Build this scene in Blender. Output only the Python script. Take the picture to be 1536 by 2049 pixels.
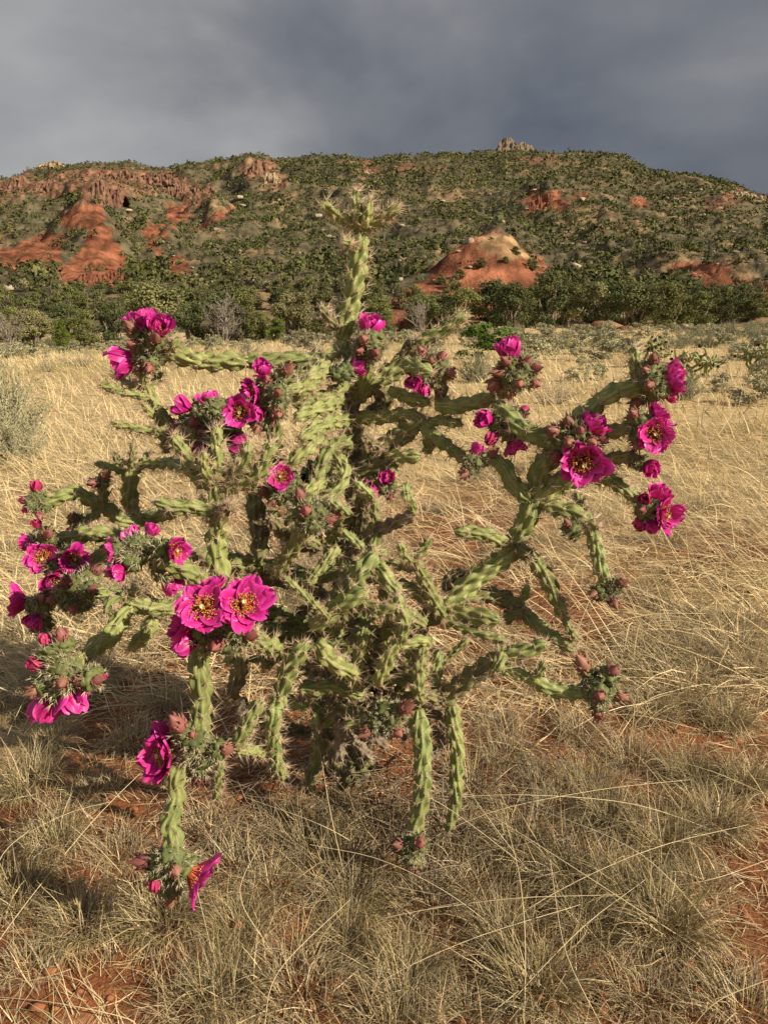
import bpy, math, random
import numpy as np
from mathutils import Vector, Matrix, Quaternion
for o in list(bpy.data.objects): bpy.data.objects.remove(o)
random.seed(7); RNG = np.random.default_rng(7)
SC = bpy.context.scene; COL = SC.collection
# ------------------------------------------------------------------ camera
CAMH = 1.1; PITCH = math.radians(14.9); F = 1480.0
cp, sp_ = math.cos(PITCH), math.sin(PITCH)
cam = bpy.data.cameras.new('camera'); camo = bpy.data.objects.new('camera', cam); COL.objects.link(camo)
cam.sensor_fit = 'VERTICAL'; cam.sensor_height = 36; cam.sensor_width = 27; cam.lens = F/2049*36
cam.clip_start = 0.02; cam.clip_end = 8000
camo.location = (0, 0, CAMH); camo.rotation_euler = (math.pi/2-PITCH, 0, 0)
SC.camera = camo
# ------------------------------------------------------------------ light
SUN_AZ = Vector((0.87, -0.49, 0)).normalized(); SUN_EL = math.radians(28)
sdir = SUN_AZ*math.cos(SUN_EL) + Vector((0, 0, math.sin(SUN_EL)))
sun = bpy.data.lights.new('sun', 'SUN'); sun.energy = 5.0; sun.angle = math.radians(0.5); sun.color = (1.0, 0.86, 0.66)
suno = bpy.data.objects.new('sun', sun); COL.objects.link(suno)
suno.rotation_euler = sdir.to_track_quat('Z', 'Y').to_euler(); suno.location = (20, -15, 20)
W = bpy.data.worlds.new('World'); SC.world = W; W.use_nodes = True
nt = W.node_tree; nt.nodes.clear()
def N(nt, t, **k):
    n = nt.nodes.new(t)
    for a, b in k.items():
        if a in n.inputs: n.inputs[a].default_value = b
        else: setattr(n, a, b)
    return n
sky = N(nt, 'ShaderNodeTexSky', sky_type='NISHITA', sun_disc=False, sun_elevation=SUN_EL, sun_rotation=math.atan2(sdir.x, sdir.y))
tc = N(nt, 'ShaderNodeTexCoord')
mp = N(nt, 'ShaderNodeMapping'); mp.inputs['Scale'].default_value = (1.5, 1.5, 2.4); mp.inputs['Location'].default_value = (0.35, 0.2, 0.55); mp.inputs['Rotation'].default_value = (0, 0.2, 0)
nz = N(nt, 'ShaderNodeTexNoise'); nz.inputs['Scale'].default_value = 1.6; nz.inputs['Detail'].default_value = 6; nz.inputs['Roughness'].default_value = 0.5; nz.inputs['Distortion'].default_value = 0.15
sx = N(nt, 'ShaderNodeSeparateXYZ')
m1 = N(nt, 'ShaderNodeMath', operation='MULTIPLY_ADD'); m1.inputs[1].default_value = -0.26; 
m2 = N(nt, 'ShaderNodeMath', operation='MULTIPLY_ADD'); m2.inputs[1].default_value = 0.06
cr = N(nt, 'ShaderNodeValToRGB')
e = cr.color_ramp.elements; e[0].position = 0.31; e[0].color = (0.072, 0.083, 0.106, 1); e[1].position = 0.73; e[1].color = (0.29, 0.287, 0.288, 1)
x = cr.color_ramp.elements.new(0.50); x.color = (0.146, 0.151, 0.164, 1)
bg1 = N(nt, 'ShaderNodeBackground'); bg1.inputs[1].default_value = 1.0
bg2 = N(nt, 'ShaderNodeBackground'); bg2.inputs[1].default_value = 0.06
mx = N(nt, 'ShaderNodeMixShader'); mx.inputs[0].default_value = 0.96
ow = N(nt, 'ShaderNodeOutputWorld'); L = nt.links.new
L(tc.outputs['Generated'], mp.inputs[0]); L(mp.outputs[0], nz.inputs['Vector']); L(tc.outputs['Generated'], sx.inputs[0])
L(sx.outputs[0], m1.inputs[0]); L(nz.outputs[0], m1.inputs[2]); L(sx.outputs[2], m2.inputs[0]); L(m1.outputs[0], m2.inputs[2]); L(m2.outputs[0], cr.inputs[0])
L(cr.outputs[0], bg1.inputs[0]); L(sky.outputs[0], bg2.inputs[0]); L(bg2.outputs[0], mx.inputs[1]); L(bg1.outputs[0], mx.inputs[2]); L(mx.outputs[0], ow.inputs[0])
vs = SC.view_settings; vs.view_transform = 'Standard'; vs.look = 'None'; vs.gamma = 1; vs.use_curve_mapping = False; vs.exposure = 0.55
SC.render.engine = 'CYCLES'; SC.cycles.max_bounces = 4; SC.cycles.diffuse_bounces = 2; SC.cycles.transparent_max_bounces = 6

# ------------------------------------------------------------------ pixels to places
def ray(px, py):
    a, b = px-768.0, 1024.5-py
    return np.array([a, b*sp_+F*cp, b*cp-F*sp_])
def P(px, py, Y):
    d = ray(px, py); return Vector(d*(Y/d[1])+np.array([0, 0, CAMH]))
def PZ(px, py, z):
    d = ray(px, py); t = (z-CAMH)/d[2]; return Vector(d*t+np.array([0, 0, CAMH]))
def scale_at(p): return ((p[1])*cp-(p[2]-CAMH)*sp_)/F      # metres per photo pixel
def proj(V):
    x, y, z = V[:, 0], V[:, 1], V[:, 2]-CAMH
    dz = np.maximum(y*cp-z*sp_, 1e-3)
    return 768+F*x/dz, 1024.5-F*(y*sp_+z*cp)/dz
# ------------------------------------------------------------------ noise
def h2(ix, iy, s):
    n = (ix.astype(np.int64)*374761393+iy.astype(np.int64)*668265263+s*974634541) & 0xffffffff
    n = ((n ^ (n >> 13))*1274126177) & 0xffffffff
    return ((n ^ (n >> 16)) & 0xffff)/65535.0
def vn(x, y, s=0):
    x = np.asarray(x, float); y = np.asarray(y, float)
    ix = np.floor(x); iy = np.floor(y); fx = x-ix; fy = y-iy
    fx = fx*fx*(3-2*fx); fy = fy*fy*(3-2*fy)
    a = h2(ix, iy, s); b = h2(ix+1, iy, s); c = h2(ix, iy+1, s); d = h2(ix+1, iy+1, s)
    return (a*(1-fx)+b*fx)*(1-fy)+(c*(1-fx)+d*fx)*fy
def fbm(x, y, o=4, s=0):
    r = 0; a = 0.5
    for k in range(o):
        r = r+a*vn(np.asarray(x)*2**k, np.asarray(y)*2**k, s+k*17); a *= 0.5
    return r/(1-0.5**o)
def sst(a, b, x):
    t = np.clip((np.asarray(x, float)-a)/(b-a), 0, 1); return t*t*(3-2*t)
# ------------------------------------------------------------------ mesh building
def mesh_np(name, V, Fq, mats=(), col=None, smooth=False, midx=None):
    """V (n,3); Fq list of index arrays (m,3) or (m,4)"""
    me = bpy.data.meshes.new(name); V = np.asarray(V, np.float32)
    if not isinstance(Fq, list): Fq = [Fq]
    Fq = [np.asarray(f, np.int32) for f in Fq if len(f)]
    lv = np.concatenate([f.ravel() for f in Fq]); tot = np.concatenate([np.full(len(f), f.shape[1], np.int32) for f in Fq])
    st = np.concatenate([[0], np.cumsum(tot)[:-1]]).astype(np.int32)
    me.vertices.add(len(V)); me.vertices.foreach_set('co', V.ravel())
    me.loops.add(len(lv)); me.loops.foreach_set('vertex_index', lv)
    me.polygons.add(len(tot)); me.polygons.foreach_set('loop_start', st)
    if midx is not None: me.polygons.foreach_set('material_index', np.asarray(midx, np.int32))
    if smooth is True: me.polygons.foreach_set('use_smooth', np.ones(len(tot), bool))
    elif smooth is not False: me.polygons.foreach_set('use_smooth', np.asarray(smooth, bool))
    if col is not None:
        a = me.color_attributes.new('Col', 'FLOAT_COLOR', 'POINT'); c = np.ones((len(V), 4), np.float32); c[:, :3] = col
        a.data.foreach_set('color', c.ravel())
    me.update(calc_edges=True); me.validate()
    for m in mats: me.materials.append(m)
    return me
def ob(name, data, parent=None, loc=None, mat=None):
    o = bpy.data.objects.new(name, data); COL.objects.link(o)
    if parent: o.parent = parent
    if mat is not None: o.matrix_local = mat
    elif loc is not None: o.location = loc
    return o
def tag(o, label=None, cat=None, group=None, kind=None):
    for k, v in (('label', label), ('category', cat), ('group', group), ('kind', kind)):
        if v: o[k] = v
    return o
class MB:
    def __init__(s): s.V = []; s.T = []; s.Q = []; s.tm = []; s.qm = []; s.n = 0; s.C = []
    def add(s, V, T=None, Q=None, m=0, c=None):
        V = np.asarray(V, float)
        if T is not None and len(T): s.T.append(np.asarray(T)+s.n); s.tm += [m]*len(T)
        if Q is not None and len(Q): s.Q.append(np.asarray(Q)+s.n); s.qm += [m]*len(Q)
        s.V.append(V); s.n += len(V)
        if c is not None: s.C.append(np.broadcast_to(np.asarray(c, float), (len(V), 3)))
    def mesh(s, name, mats, smooth=False):
        fs = []; mi = []
        if s.T: fs.append(np.concatenate(s.T)); mi += s.tm
        if s.Q: fs.append(np.concatenate(s.Q)); mi += s.qm
        if smooth == 'm0': smooth = np.array(mi) == 0
        return mesh_np(name, np.concatenate(s.V), fs, mats, np.concatenate(s.C) if s.C else None, smooth, mi)
# ------------------------------------------------------------------ materials
def mat(name, c1, c2=None, scale=8.0, rough=0.75, bump=0.0, bscale=40.0, attr=False, obrand=0.0, transl=0.0, spec=0.25, coord='Object', amt=0.5, bdist=0.01):
    m = bpy.data.materials.new(name); m.use_nodes = True; t = m.node_tree; l = t.links.new
    b = t.nodes['Principled BSDF']; b.inputs['Roughness'].default_value = rough; b.inputs['Specular IOR Level'].default_value = spec
    co = N(t, 'ShaderNodeTexCoord'); no = N(t, 'ShaderNodeTexNoise'); no.inputs['Scale'].default_value = scale; no.inputs['Detail'].default_value = 5
    l(co.outputs[coord], no.inputs['Vector'])
    mi = N(t, 'ShaderNodeMix', data_type='RGBA'); ramp = N(t, 'ShaderNodeMapRange'); ramp.inputs[1].default_value = 0.35; ramp.inputs[2].default_value = 0.65
    l(no.outputs[0], ramp.inputs[0]); l(ramp.outputs[0], mi.inputs[0])
    if attr:
        at = N(t, 'ShaderNodeAttribute', attribute_name='Col')
        dk = N(t, 'ShaderNodeVectorMath', operation='MULTIPLY'); dk.inputs[1].default_value = (1-amt, 1-amt, 1-amt)
        lt = N(t, 'ShaderNodeVectorMath', operation='MULTIPLY'); lt.inputs[1].default_value = (1+amt, 1+amt, 1+amt)
        l(at.outputs[0], dk.inputs[0]); l(at.outputs[0], lt.inputs[0]); l(dk.outputs[0], mi.inputs[6]); l(lt.outputs[0], mi.inputs[7])
    else:
        mi.inputs[6].default_value = (*c1, 1); mi.inputs[7].default_value = (*(c2 or c1), 1)
    out = mi.outputs[2]
    if obrand:
        oi = N(t, 'ShaderNodeObjectInfo'); hs = N(t, 'ShaderNodeHueSaturation')
        r1 = N(t, 'ShaderNodeMapRange'); r1.inputs[3].default_value = 1-obrand; r1.inputs[4].default_value = 1+obrand
        r2 = N(t, 'ShaderNodeMapRange'); r2.inputs[3].default_value = 0.5-obrand*0.06; r2.inputs[4].default_value = 0.5+obrand*0.06
        fr = N(t, 'ShaderNodeMath', operation='FRACT'); mu = N(t, 'ShaderNodeMath', operation='MULTIPLY'); mu.inputs[1].default_value = 7.31
        l(oi.outputs['Random'], r1.inputs[0]); l(oi.outputs['Random'], mu.inputs[0]); l(mu.outputs[0], fr.inputs[0]); l(fr.outputs[0], r2.inputs[0])
        l(r1.outputs[0], hs.inputs['Value']); l(r2.outputs[0], hs.inputs['Hue']); l(out, hs.inputs['Color']); out = hs.outputs[0]
    l(out, b.inputs['Base Color'])
    if bump:
        n2 = N(t, 'ShaderNodeTexNoise'); n2.inputs['Scale'].default_value = bscale; n2.inputs['Detail'].default_value = 6; n2.inputs['Roughness'].default_value = 0.65
        l(co.outputs[coord], n2.inputs['Vector']); bp = N(t, 'ShaderNodeBump'); bp.inputs['Strength'].default_value = bump; bp.inputs['Distance'].default_value = bdist
        l(n2.outputs[0], bp.inputs['Height']); l(bp.outputs[0], b.inputs['Normal'])
    if transl:
        tr = N(t, 'ShaderNodeBsdfTranslucent'); l(out, tr.inputs[0]); ms = N(t, 'ShaderNodeMixShader'); ms.inputs[0].default_value = transl
        l(b.outputs[0], ms.inputs[1]); l(tr.outputs[0], ms.inputs[2]); l(ms.outputs[0], t.nodes['Material Output'].inputs[0])
    return m
M = {
 'soil': mat('soil', None, attr=True, scale=9, rough=0.95, bump=1.0, bscale=55, bdist=0.02, amt=0.3, spec=0.1),
 'mtn': mat('mountain', None, attr=True, scale=0.22, rough=0.95, bump=0.8, bscale=0.5, bdist=1.0, amt=0.42, spec=0.05),
 'stem': mat('stem', (0.165, 0.200, 0.062), (0.275, 0.30, 0.115), scale=45, rough=0.5, bump=0.25, bscale=260, bdist=0.001, obrand=0.20, spec=0.3),
 'oldstem': mat('old_stem', (0.135, 0.110, 0.062), (0.21, 0.215, 0.09), scale=30, rough=0.7, bump=0.6, bscale=150, bdist=0.002, obrand=0.2),
 'spine': mat('spine', (0.62, 0.50, 0.34), (0.46, 0.31, 0.22), scale=25, rough=0.5),
 'ovary': mat('ovary', (0.075, 0.095, 0.034), (0.150, 0.170, 0.062), scale=80, rough=0.55, obrand=0.2),
 'bristle': mat('bristle', (0.70, 0.64, 0.46), (0.50, 0.38, 0.28), scale=60, rough=0.6),
 'bud': mat('bud', (0.15, 0.055, 0.050), (0.33, 0.15, 0.115), scale=170, rough=0.5, obrand=0.25),
 'petal': mat('petal', None, attr=True, amt=0.10, scale=30, rough=0.40, transl=0.26, obrand=0.20, spec=0.4),
 'wilt': mat('wilted_petal', (0.45, 0.02, 0.14), (0.60, 0.08, 0.20), scale=70, rough=0.5, transl=0.15, obrand=0.15),
 'fil': mat('filament', (0.36, 0.05, 0.02), (0.55, 0.19, 0.05), scale=80, rough=0.6),
 'anther': mat('anther', (0.64, 0.40, 0.09), (0.50, 0.25, 0.05), scale=80, rough=0.7),
 'stigma': mat('stigma', (0.72, 0.62, 0.33), (0.75, 0.68, 0.45), scale=80, rough=0.6),
 'dead': mat('dead_joint', (0.14, 0.115, 0.085), (0.30, 0.25, 0.18), scale=60, rough=0.9, bump=0.6, bscale=150, bdist=0.002),
 'woody': mat('woody', (0.17, 0.13, 0.09), (0.27, 0.22, 0.16), scale=30, rough=0.9, bump=0.6, bscale=90),
 'grass': mat('grass', None, attr=True, scale=6, rough=0.7, amt=0.12, transl=0.18, spec=0.2),
 'leaf': mat('juniper_leaf', None, attr=True, scale=1.2, rough=0.8, amt=0.25, obrand=0.22, transl=0.1, spec=0.15),
 'farleaf': mat('far_leaf', None, attr=True, scale=0.2, rough=0.85, amt=0.2, spec=0.1),
 'sage': mat('sage_leaf', None, attr=True, scale=5, rough=0.85, amt=0.15, obrand=0.12, transl=0.12, spec=0.15),
 'bark': mat('bark', (0.12, 0.095, 0.07), (0.22, 0.18, 0.14), scale=6, rough=0.95, bump=0.5, bscale=20),
 'grey': mat('dead_wood', (0.22, 0.19, 0.16), (0.32, 0.28, 0.23), scale=6, rough=0.95),
 'boulder': mat('boulder', (0.27, 0.22, 0.16), (0.48, 0.41, 0.31), scale=0.9, rough=0.95, bump=0.7, bscale=3, bdist=0.3, obrand=0.12),
 'slab': mat('red_slab', (0.24, 0.11, 0.06), (0.36, 0.20, 0.12), scale=0.9, rough=0.95, bump=0.7, bscale=3, bdist=0.2, obrand=0.15),
 'clod': mat('clod', (0.23, 0.085, 0.035), (0.33, 0.14, 0.065), scale=30, rough=1.0, bump=0.6, bscale=120, bdist=0.003),
}
# ------------------------------------------------------------------ terrain functions
def gz(x, y):
    x = np.asarray(x, float); y = np.asarray(y, float); d = np.hypot(x, y)
    far = (-0.60+0.62*sst(-14, 14, x))*sst(6, 42, d)
    near = (fbm(x*1.6+5, y*1.6+3, 3, 3)-0.5)*0.07 + (fbm(x*9, y*9, 3, 5)-0.5)*0.022*(d < 9)
    hum = (fbm(x/7+9, y/7+4, 3, 8)-0.5)*0.5*sst(8, 30, d)
    return far+near+hum
SKYL = [(-400,470),(-150,400),(0,357),(60,338),(110,328),(180,322),(260,320),(340,334),(380,326),(430,314),(490,305),(530,308),(560,317),(610,309),(650,309),(700,308),(740,316),(800,306),(860,304),(960,302),(1005,298),(1065,300),(1130,304),(1220,302),(1250,308),(1290,330),(1340,342),(1400,347),(1450,358),(1480,372),(1536,391),(1700,430),(2000,500)]
def _us(px, py):
    d = ray(px, py); return d[0]/d[1], d[2]/d[1]
SU = np.array([_us(*p)[0] for p in SKYL]); SS = np.array([_us(*p)[1] for p in SKYL])
BUMP = [ # px, Y, half width px, depth half m, height, power
 (992, 122, 70, 12, 8.3, 1.35), (905, 114, 80, 8, 2.4, 1.6), (195, 235, 45, 26, 13, 1.3), (85, 265, 45, 30, 7, 1.5), (310, 300, 20, 26, 8, 1.6), (355, 225, 24, 12, 5, 1.6),
 (520, 560, 40, 40, 16, 1.8), (205, 470, 60, 40, 12, 1.8), (1095, 430, 50, 30, 8, 1.6), (440, 420, 24, 60, 9, 1.8), (825, 72, 34, 4, 1.5, 2.2), (1470, 165, 90, 12, 3.5, 2.5), (1230, 66, 50, 4, 0.8, 2), (1500, 560, 60, 60, 10, 2)]
def mz(x, y):
    x = np.asarray(x, float); y = np.maximum(np.asarray(y, float), 1); u = x/y
    S = np.interp(u, SU, SS)
    R = 700+90*(fbm(u*3+7, u*0+2, 2, 21)-0.5)
    t = np.clip((y-72)/(R-72), 0, 1)
    prof = y*S*t**0.6
    amp = 20*(t*(1-t)*4)**0.8
    n = fbm(x/55+3, y/170+1, 4, 31); rid = 1-np.abs(2*n-1)
    prof = prof+amp*(rid-0.62)*1.0+(fbm(x/12, y/12, 3, 41)-0.5)*5*np.minimum(t*4, 1)
    # sandstone ledges on the upper slope
    led = sst(0.42, 0.6, t)*sst(0.1, -0.25, u)*sst(1.0, .93, t)
    zz = prof/11+fbm(x/40, y/60, 2, 51)*1.2; st = (np.floor(zz)+sst(0.55, 0.95, zz-np.floor(zz)))-zz
    prof = prof+led*st*8
    Rr = np.maximum(y-R, 0); prof = prof-Rr*0.3
    for bx, bY, bw, bd, bh, pw in BUMP:
        cx = (bx-768)/1532*y; r = np.hypot((x-cx)/(bw/1532*bY), (y-bY)/bd)
        prof = prof+bh*(np.exp(-r**pw) if pw > 1.4 else np.clip(1-r/1.9, 0, 1)**1.15)*(1+0.25*(fbm(x/2.2, y/4, 3, 61)-0.5))
    return prof-0.9
def tz(x, y): return np.maximum(gz(x, y), mz(x, y))
def on(px, Y, dz=0.0):
    z = 0.0
    for _ in range(6):
        x = (px-768)/F*(Y*cp-(z-CAMH)*sp_); z = float(tz(x, Y))
    return Vector((x, Y, z+dz))
# ------------------------------------------------------------------ ground
az = np.radians(np.concatenate([np.arange(-180, -40, 5), np.arange(-40, 40, 0.42), np.arange(40, 180, 5)]))
rr = np.concatenate([[0.02], np.arange(0.15, 0.8, 0.05), np.arange(0.8, 3.6, 0.0115), np.geomspace(3.6, 3500, 170)])
A, R_ = np.meshgrid(az, rr); gx = R_*np.sin(A); gy = R_*np.cos(A); gzv = gz(gx, gy)
GV = np.stack([gx.ravel(), gy.ravel(), gzv.ravel()], 1)
na, nr = len(az), len(rr); I = np.arange(na*nr).reshape(nr, na); In = np.roll(I, -1, 1)
GQ = np.stack([I[:-1], In[:-1], In[1:], I[1:]], -1).reshape(-1, 4)
def soilmask(x, y): return sst(0.43, 0.60, fbm(x*0.9+2, y*0.9+7, 4, 71)+0.06*np.exp(-np.hypot(x, y-1.5)/3)-0.13*sst(1.9, 4.0, np.hypot(x, y)))
sm = soilmask(GV[:, 0], GV[:, 1]); d = np.hypot(GV[:, 0], GV[:, 1]); sm = np.clip(0.35*sst(3.2, 1.8, d)+sm, 0, 1)*sst(9, 2.6, d)
red = np.array([0.27, 0.105, 0.046]); lit = np.array([0.56, 0.425, 0.225]); gc = lit+(red-lit)*sm[:, None]
gr = sst(0.5, 0.7, fbm(GV[:, 0]/6, GV[:, 1]/9, 3, 77))*sst(12, 25, d); gc = gc*(1-0.4*gr[:, None])+np.array([0.28, 0.27, 0.09])*0.4*gr[:, None]
tag(ob('ground', mesh_np('ground', GV, GQ, [M['soil']], gc, True)), kind='structure')
# ------------------------------------------------------------------ mountain
uu = np.concatenate([np.linspace(-1.0, -0.57, 40), np.linspace(-0.565, 0.565, 540), np.linspace(0.57, 1.0, 40)]); yy = np.concatenate([np.arange(60, 140, 1.2), np.geomspace(140, 760, 200), np.geomspace(780, 1000, 14)])
U, Y_ = np.meshgrid(uu, yy); mxv = U*Y_; mzv = mz(mxv, Y_); mzv = mzv+(fbm(mxv/3.2, Y_/9, 4, 301)-0.5)*2.6*sst(85, 220, Y_)+(np.abs(fbm(mxv/1.7, Y_/7, 3, 303)-0.5))*2.0*sst(80, 150, Y_)
MV = np.stack([mxv.ravel(), Y_.ravel(), mzv.ravel()], 1)
def poly(px, py, pts):
    ins = np.zeros(px.shape, bool); n = len(pts)
    for i in range(n):
        (x1, y1), (x2, y2) = pts[i], pts[(i+1) % n]
        if y1 == y2: continue
        c = ((y1 > py) != (y2 > py)) & (px < (x2-x1)*(py-y1)/(y2-y1)+x1); ins ^= c
    return ins
def ell(px, py, cx, cy, rx, ry, rot=0):
    a = math.radians(rot); dx, dy = px-cx, py-cy; X = dx*math.cos(a)+dy*math.sin(a); Z = -dx*math.sin(a)+dy*math.cos(a)
    return (X/rx)**2+(Z/ry)**2 < 1
REDP = [[(188,443),(226,452),(250,520),(268,560),(180,582),(80,546),(150,505)], [(95,458),(122,472),(112,520),(60,545),(-60,545),(-40,520)], [(108,428),(150,410),(215,412),(206,458),(125,452)],
        [(760,662),(785,598),(850,560),(900,515),(945,478),(985,462),(1085,520),(1100,600),(1000,664)]]
REDE = [(310,472,20,28,0),(318,500,10,16,0),(355,540,27,21,0),(345,432,12,26,10),(368,424,14,20,0),(440,432,38,10,-38),(410,452,20,9,-38),(1092,402,44,20,5),(1060,405,12,25,0),(1122,405,12,22,0),(1400,536,56,17,8),(1352,540,14,14,0),(1475,578,85,17,12),(825,635,42,26,0),(1270,405,24,9,0),(1165,395,20,7,0)]
CLIFE = [(205,380,56,36,0),(255,352,110,15,3),(330,356,40,18,0),(120,372,60,16,-10),(30,372,46,24,-8),(130,350,40,10,-10),(385,385,40,22,5),(400,405,12,20,0),(285,378,16,12,0),(522,338,34,22,0),(545,358,32,15,20),(80,330,60,9,-10),(740,345,30,9,0),(810,337,30,9,0),(870,340,25,7,0),(1490,390,50,12,-5),(1450,402,40,14,-15),(1290,325,20,7,15),(730,325,20,8,10),(1075,320,40,7,0)]
TANP = [[(950,500),(955,478),(985,467),(1020,480),(1075,520),(1000,522)]]
def masks(V):
    px, py = proj(V); j = 14
    nx = (fbm(V[:, 0]/9, V[:, 2]/4+V[:, 1]/30, 3, 81)-0.5)*2; px = px+nx*j*1.6; py = py+(fbm(V[:, 0]/7+9, V[:, 2]/4+V[:, 1]/30, 3, 83)-0.5)*2*j
    r = np.zeros(len(V), bool); c = r.copy(); t = r.copy()
    for p in REDP: r |= poly(px, py, p)
    for e_ in REDE: r |= ell(px, py, *e_)
    for e_ in CLIFE: c |= ell(px, py, *e_)
    for p in TANP: t |= poly(px, py, p)
    return r & ~t, c & ~r, t
r, c, t = masks(MV)
mc = np.tile(np.array([0.122, 0.104, 0.064]), (len(MV), 1)); bn = fbm(MV[:, 0]/14, MV[:, 1]/20, 4, 91)[:, None]
mc = mc*(0.7+0.6*bn)+sst(0.56, 0.7, bn)*np.array([0.10, 0.05, 0.02])
strat = fbm(MV[:, 2]*0.9, MV[:, 0]*0.02, 3, 95)[:, None]; stk = fbm(MV[:, 0]*0.5, MV[:, 2]*0.05+MV[:, 1]*0.02, 3, 96)[:, None]
strat = 0.5*strat+0.5*sst(0.32, 0.68, strat); stk = 0.5*stk+0.5*sst(0.3, 0.7, stk)
mc[r] = (np.array([0.245, 0.098, 0.054])*(0.36+0.75*strat+0.45*stk))[r]
mc[c] = (np.array([0.235, 0.125, 0.08])*(0.40+0.55*strat+0.55*stk))[c]
mc[t] = np.array([0.36, 0.225, 0.12])*(0.55+0.9*strat[t])
na, nr = len(uu), len(yy); I = np.arange(na*nr).reshape(nr, na)
MQ = np.stack([I[:-1, :-1], I[:-1, 1:], I[1:, 1:], I[1:, :-1]], -1).reshape(-1, 4)
tag(ob('mountain', mesh_np('mountain', MV, MQ, [M['mtn']], mc, True)), kind='structure')
# ------------------------------------------------------------------ generic pieces
def unit(n, rng=RNG):
    v = rng.normal(size=(n, 3)); return v/np.linalg.norm(v, axis=1)[:, None]
def leafquads(C, nrm, size, rng=RNG, asp=0.6):
    """one bent quad per centre"""
    n = len(C); a = np.cross(nrm, unit(n, rng)); a /= np.linalg.norm(a, axis=1)[:, None]+1e-9; b = np.cross(nrm, a)
    s = np.broadcast_to(np.asarray(size), (n,))[:, None]
    V = np.stack([C-a*s*0.5, C-b*s*asp*0.5, C+a*s*0.5, C+b*s*asp*0.5], 1).reshape(-1, 3)
    return V, np.arange(4*n).reshape(n, 4)
def tube(pts, rad, k=6, cap=True):
    pts = np.asarray(pts, float); n = len(pts); T = np.gradient(pts, axis=0); T /= np.linalg.norm(T, axis=1)[:, None]+1e-9
    ref = np.array([0.31, 0.17, 0.93]) if abs(T[0][2]) < 0.8 else np.array([0.9, 0.3, 0.1])
    U_ = np.cross(T, ref); U_ /= np.linalg.norm(U_, axis=1)[:, None]+1e-9; W_ = np.cross(T, U_)
    th = np.arange(k)*2*math.pi/k; rad = np.broadcast_to(np.asarray(rad, float), (n,))
    V = pts[:, None, :]+rad[:, None, None]*(np.cos(th)[None, :, None]*U_[:, None, :]+np.sin(th)[None, :, None]*W_[:, None, :])
    V = V.reshape(-1, 3); I = np.arange(n*k).reshape(n, k); J = np.roll(I, -1, 1)
    Q = np.stack([I[:-1], J[:-1], J[1:], I[1:]], -1).reshape(-1, 4)
    return V, Q
def cones(base, dirs, length, rad, k=3):
    n = len(base); D = dirs/(np.linalg.norm(dirs, axis=1)[:, None]+1e-9)
    a = np.cross(D, np.array([0.37, 0.61, 0.7])); a /= np.linalg.norm(a, axis=1)[:, None]+1e-9; b = np.cross(D, a)
    th = np.arange(k)*2*math.pi/k; rad = np.broadcast_to(np.asarray(rad, float), (n,)); length = np.broadcast_to(np.asarray(length, float), (n,))
    B = base[:, None]+rad[:, None, None]*(np.cos(th)[None, :, None]*a[:, None]+np.sin(th)[None, :, None]*b[:, None])
    tip = (base+D*length[:, None])[:, None]
    V = np.concatenate([B, tip], 1).reshape(-1, 3); o = np.arange(n)[:, None]*(k+1)
    T = np.stack([np.stack([o[:, 0]+i, o[:, 0]+(i+1) % k, o[:, 0]+k], 1) for i in range(k)], 1).reshape(-1, 3)
    return V, T
def catmull(pts, m):
    p = np.asarray(pts, float)
    if len(p) == 2: 
        s = np.linspace(0, 1, m)[:, None]; return p[0]*(1-s)+p[1]*s
    q = np.vstack([2*p[0]-p[1], p, 2*p[-1]-p[-2]]); out = []
    n = len(p)-1
    for s in np.linspace(0, n, m):
        i = min(int(s), n-1); t = s-i; a, b, c, d = q[i], q[i+1], q[i+2], q[i+3]
        out.append(0.5*((2*b)+(-a+c)*t+(2*a-5*b+4*c-d)*t*t+(-a+3*b-3*c+d)*t**3))
    return np.array(out)
def blades(root, azim, lean, length, curl, width, seg, col, rng=RNG, wob=0.0):
    """ribbons: start angle lean from vertical, bending by curl; returns V,Q,C"""
    n = len(root); h = np.stack([np.cos(azim), np.sin(azim)], 1); P_ = root.copy(); pts = [P_.copy()]; ang = lean.copy(); side = np.zeros(n)
    for s in range(seg):
        stp = (length/seg)[:, None]; sw = np.sin(side)
        hd = np.stack([h[:, 0]*np.cos(side)-h[:, 1]*sw, h[:, 1]*np.cos(side)+h[:, 0]*sw], 1)
        P_ = P_+stp*np.concatenate([hd*np.sin(ang)[:, None], np.cos(ang)[:, None]], 1); pts.append(P_.copy())
        ang = ang+curl/seg; side = side+rng.normal(size=n)*wob
    pts = np.stack(pts, 1)
    wa = azim+math.pi/2+rng.normal(size=n)*0.5; wd = np.stack([np.cos(wa), np.sin(wa), rng.normal(size=n)*0.35], 1)
    tap = np.array([1.0-0.85*(i/seg)**1.5 for i in range(seg+1)])
    off = 0.5*width[:, None, None]*tap[None, :, None]*wd[:, None, :]
    V = np.stack([pts-off, pts+off], 2).reshape(-1, 3)
    b = (np.arange(n)*(seg+1)*2)[:, None]; k = np.arange(seg)[None]*2
    Q = np.stack([b+k, b+k+1, b+k+3, b+k+2], -1).reshape(-1, 4)
    C = np.repeat(col, (seg+1)*2, 0)
    return V, Q, C
STRAW = np.array([0.70, 0.545, 0.30]); PALE = np.array([0.78, 0.66, 0.42]); OLIVE = np.array([0.27, 0.27, 0.12]); GREY = np.array([0.40, 0.34, 0.23])
def pick(n, pal, p, rng=RNG, v=0.15):
    c = np.array(pal)[rng.choice(len(pal), n, p=p)]; return c*(1+rng.normal(size=(n, 1))*v).clip(0.5, 1.5)
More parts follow.
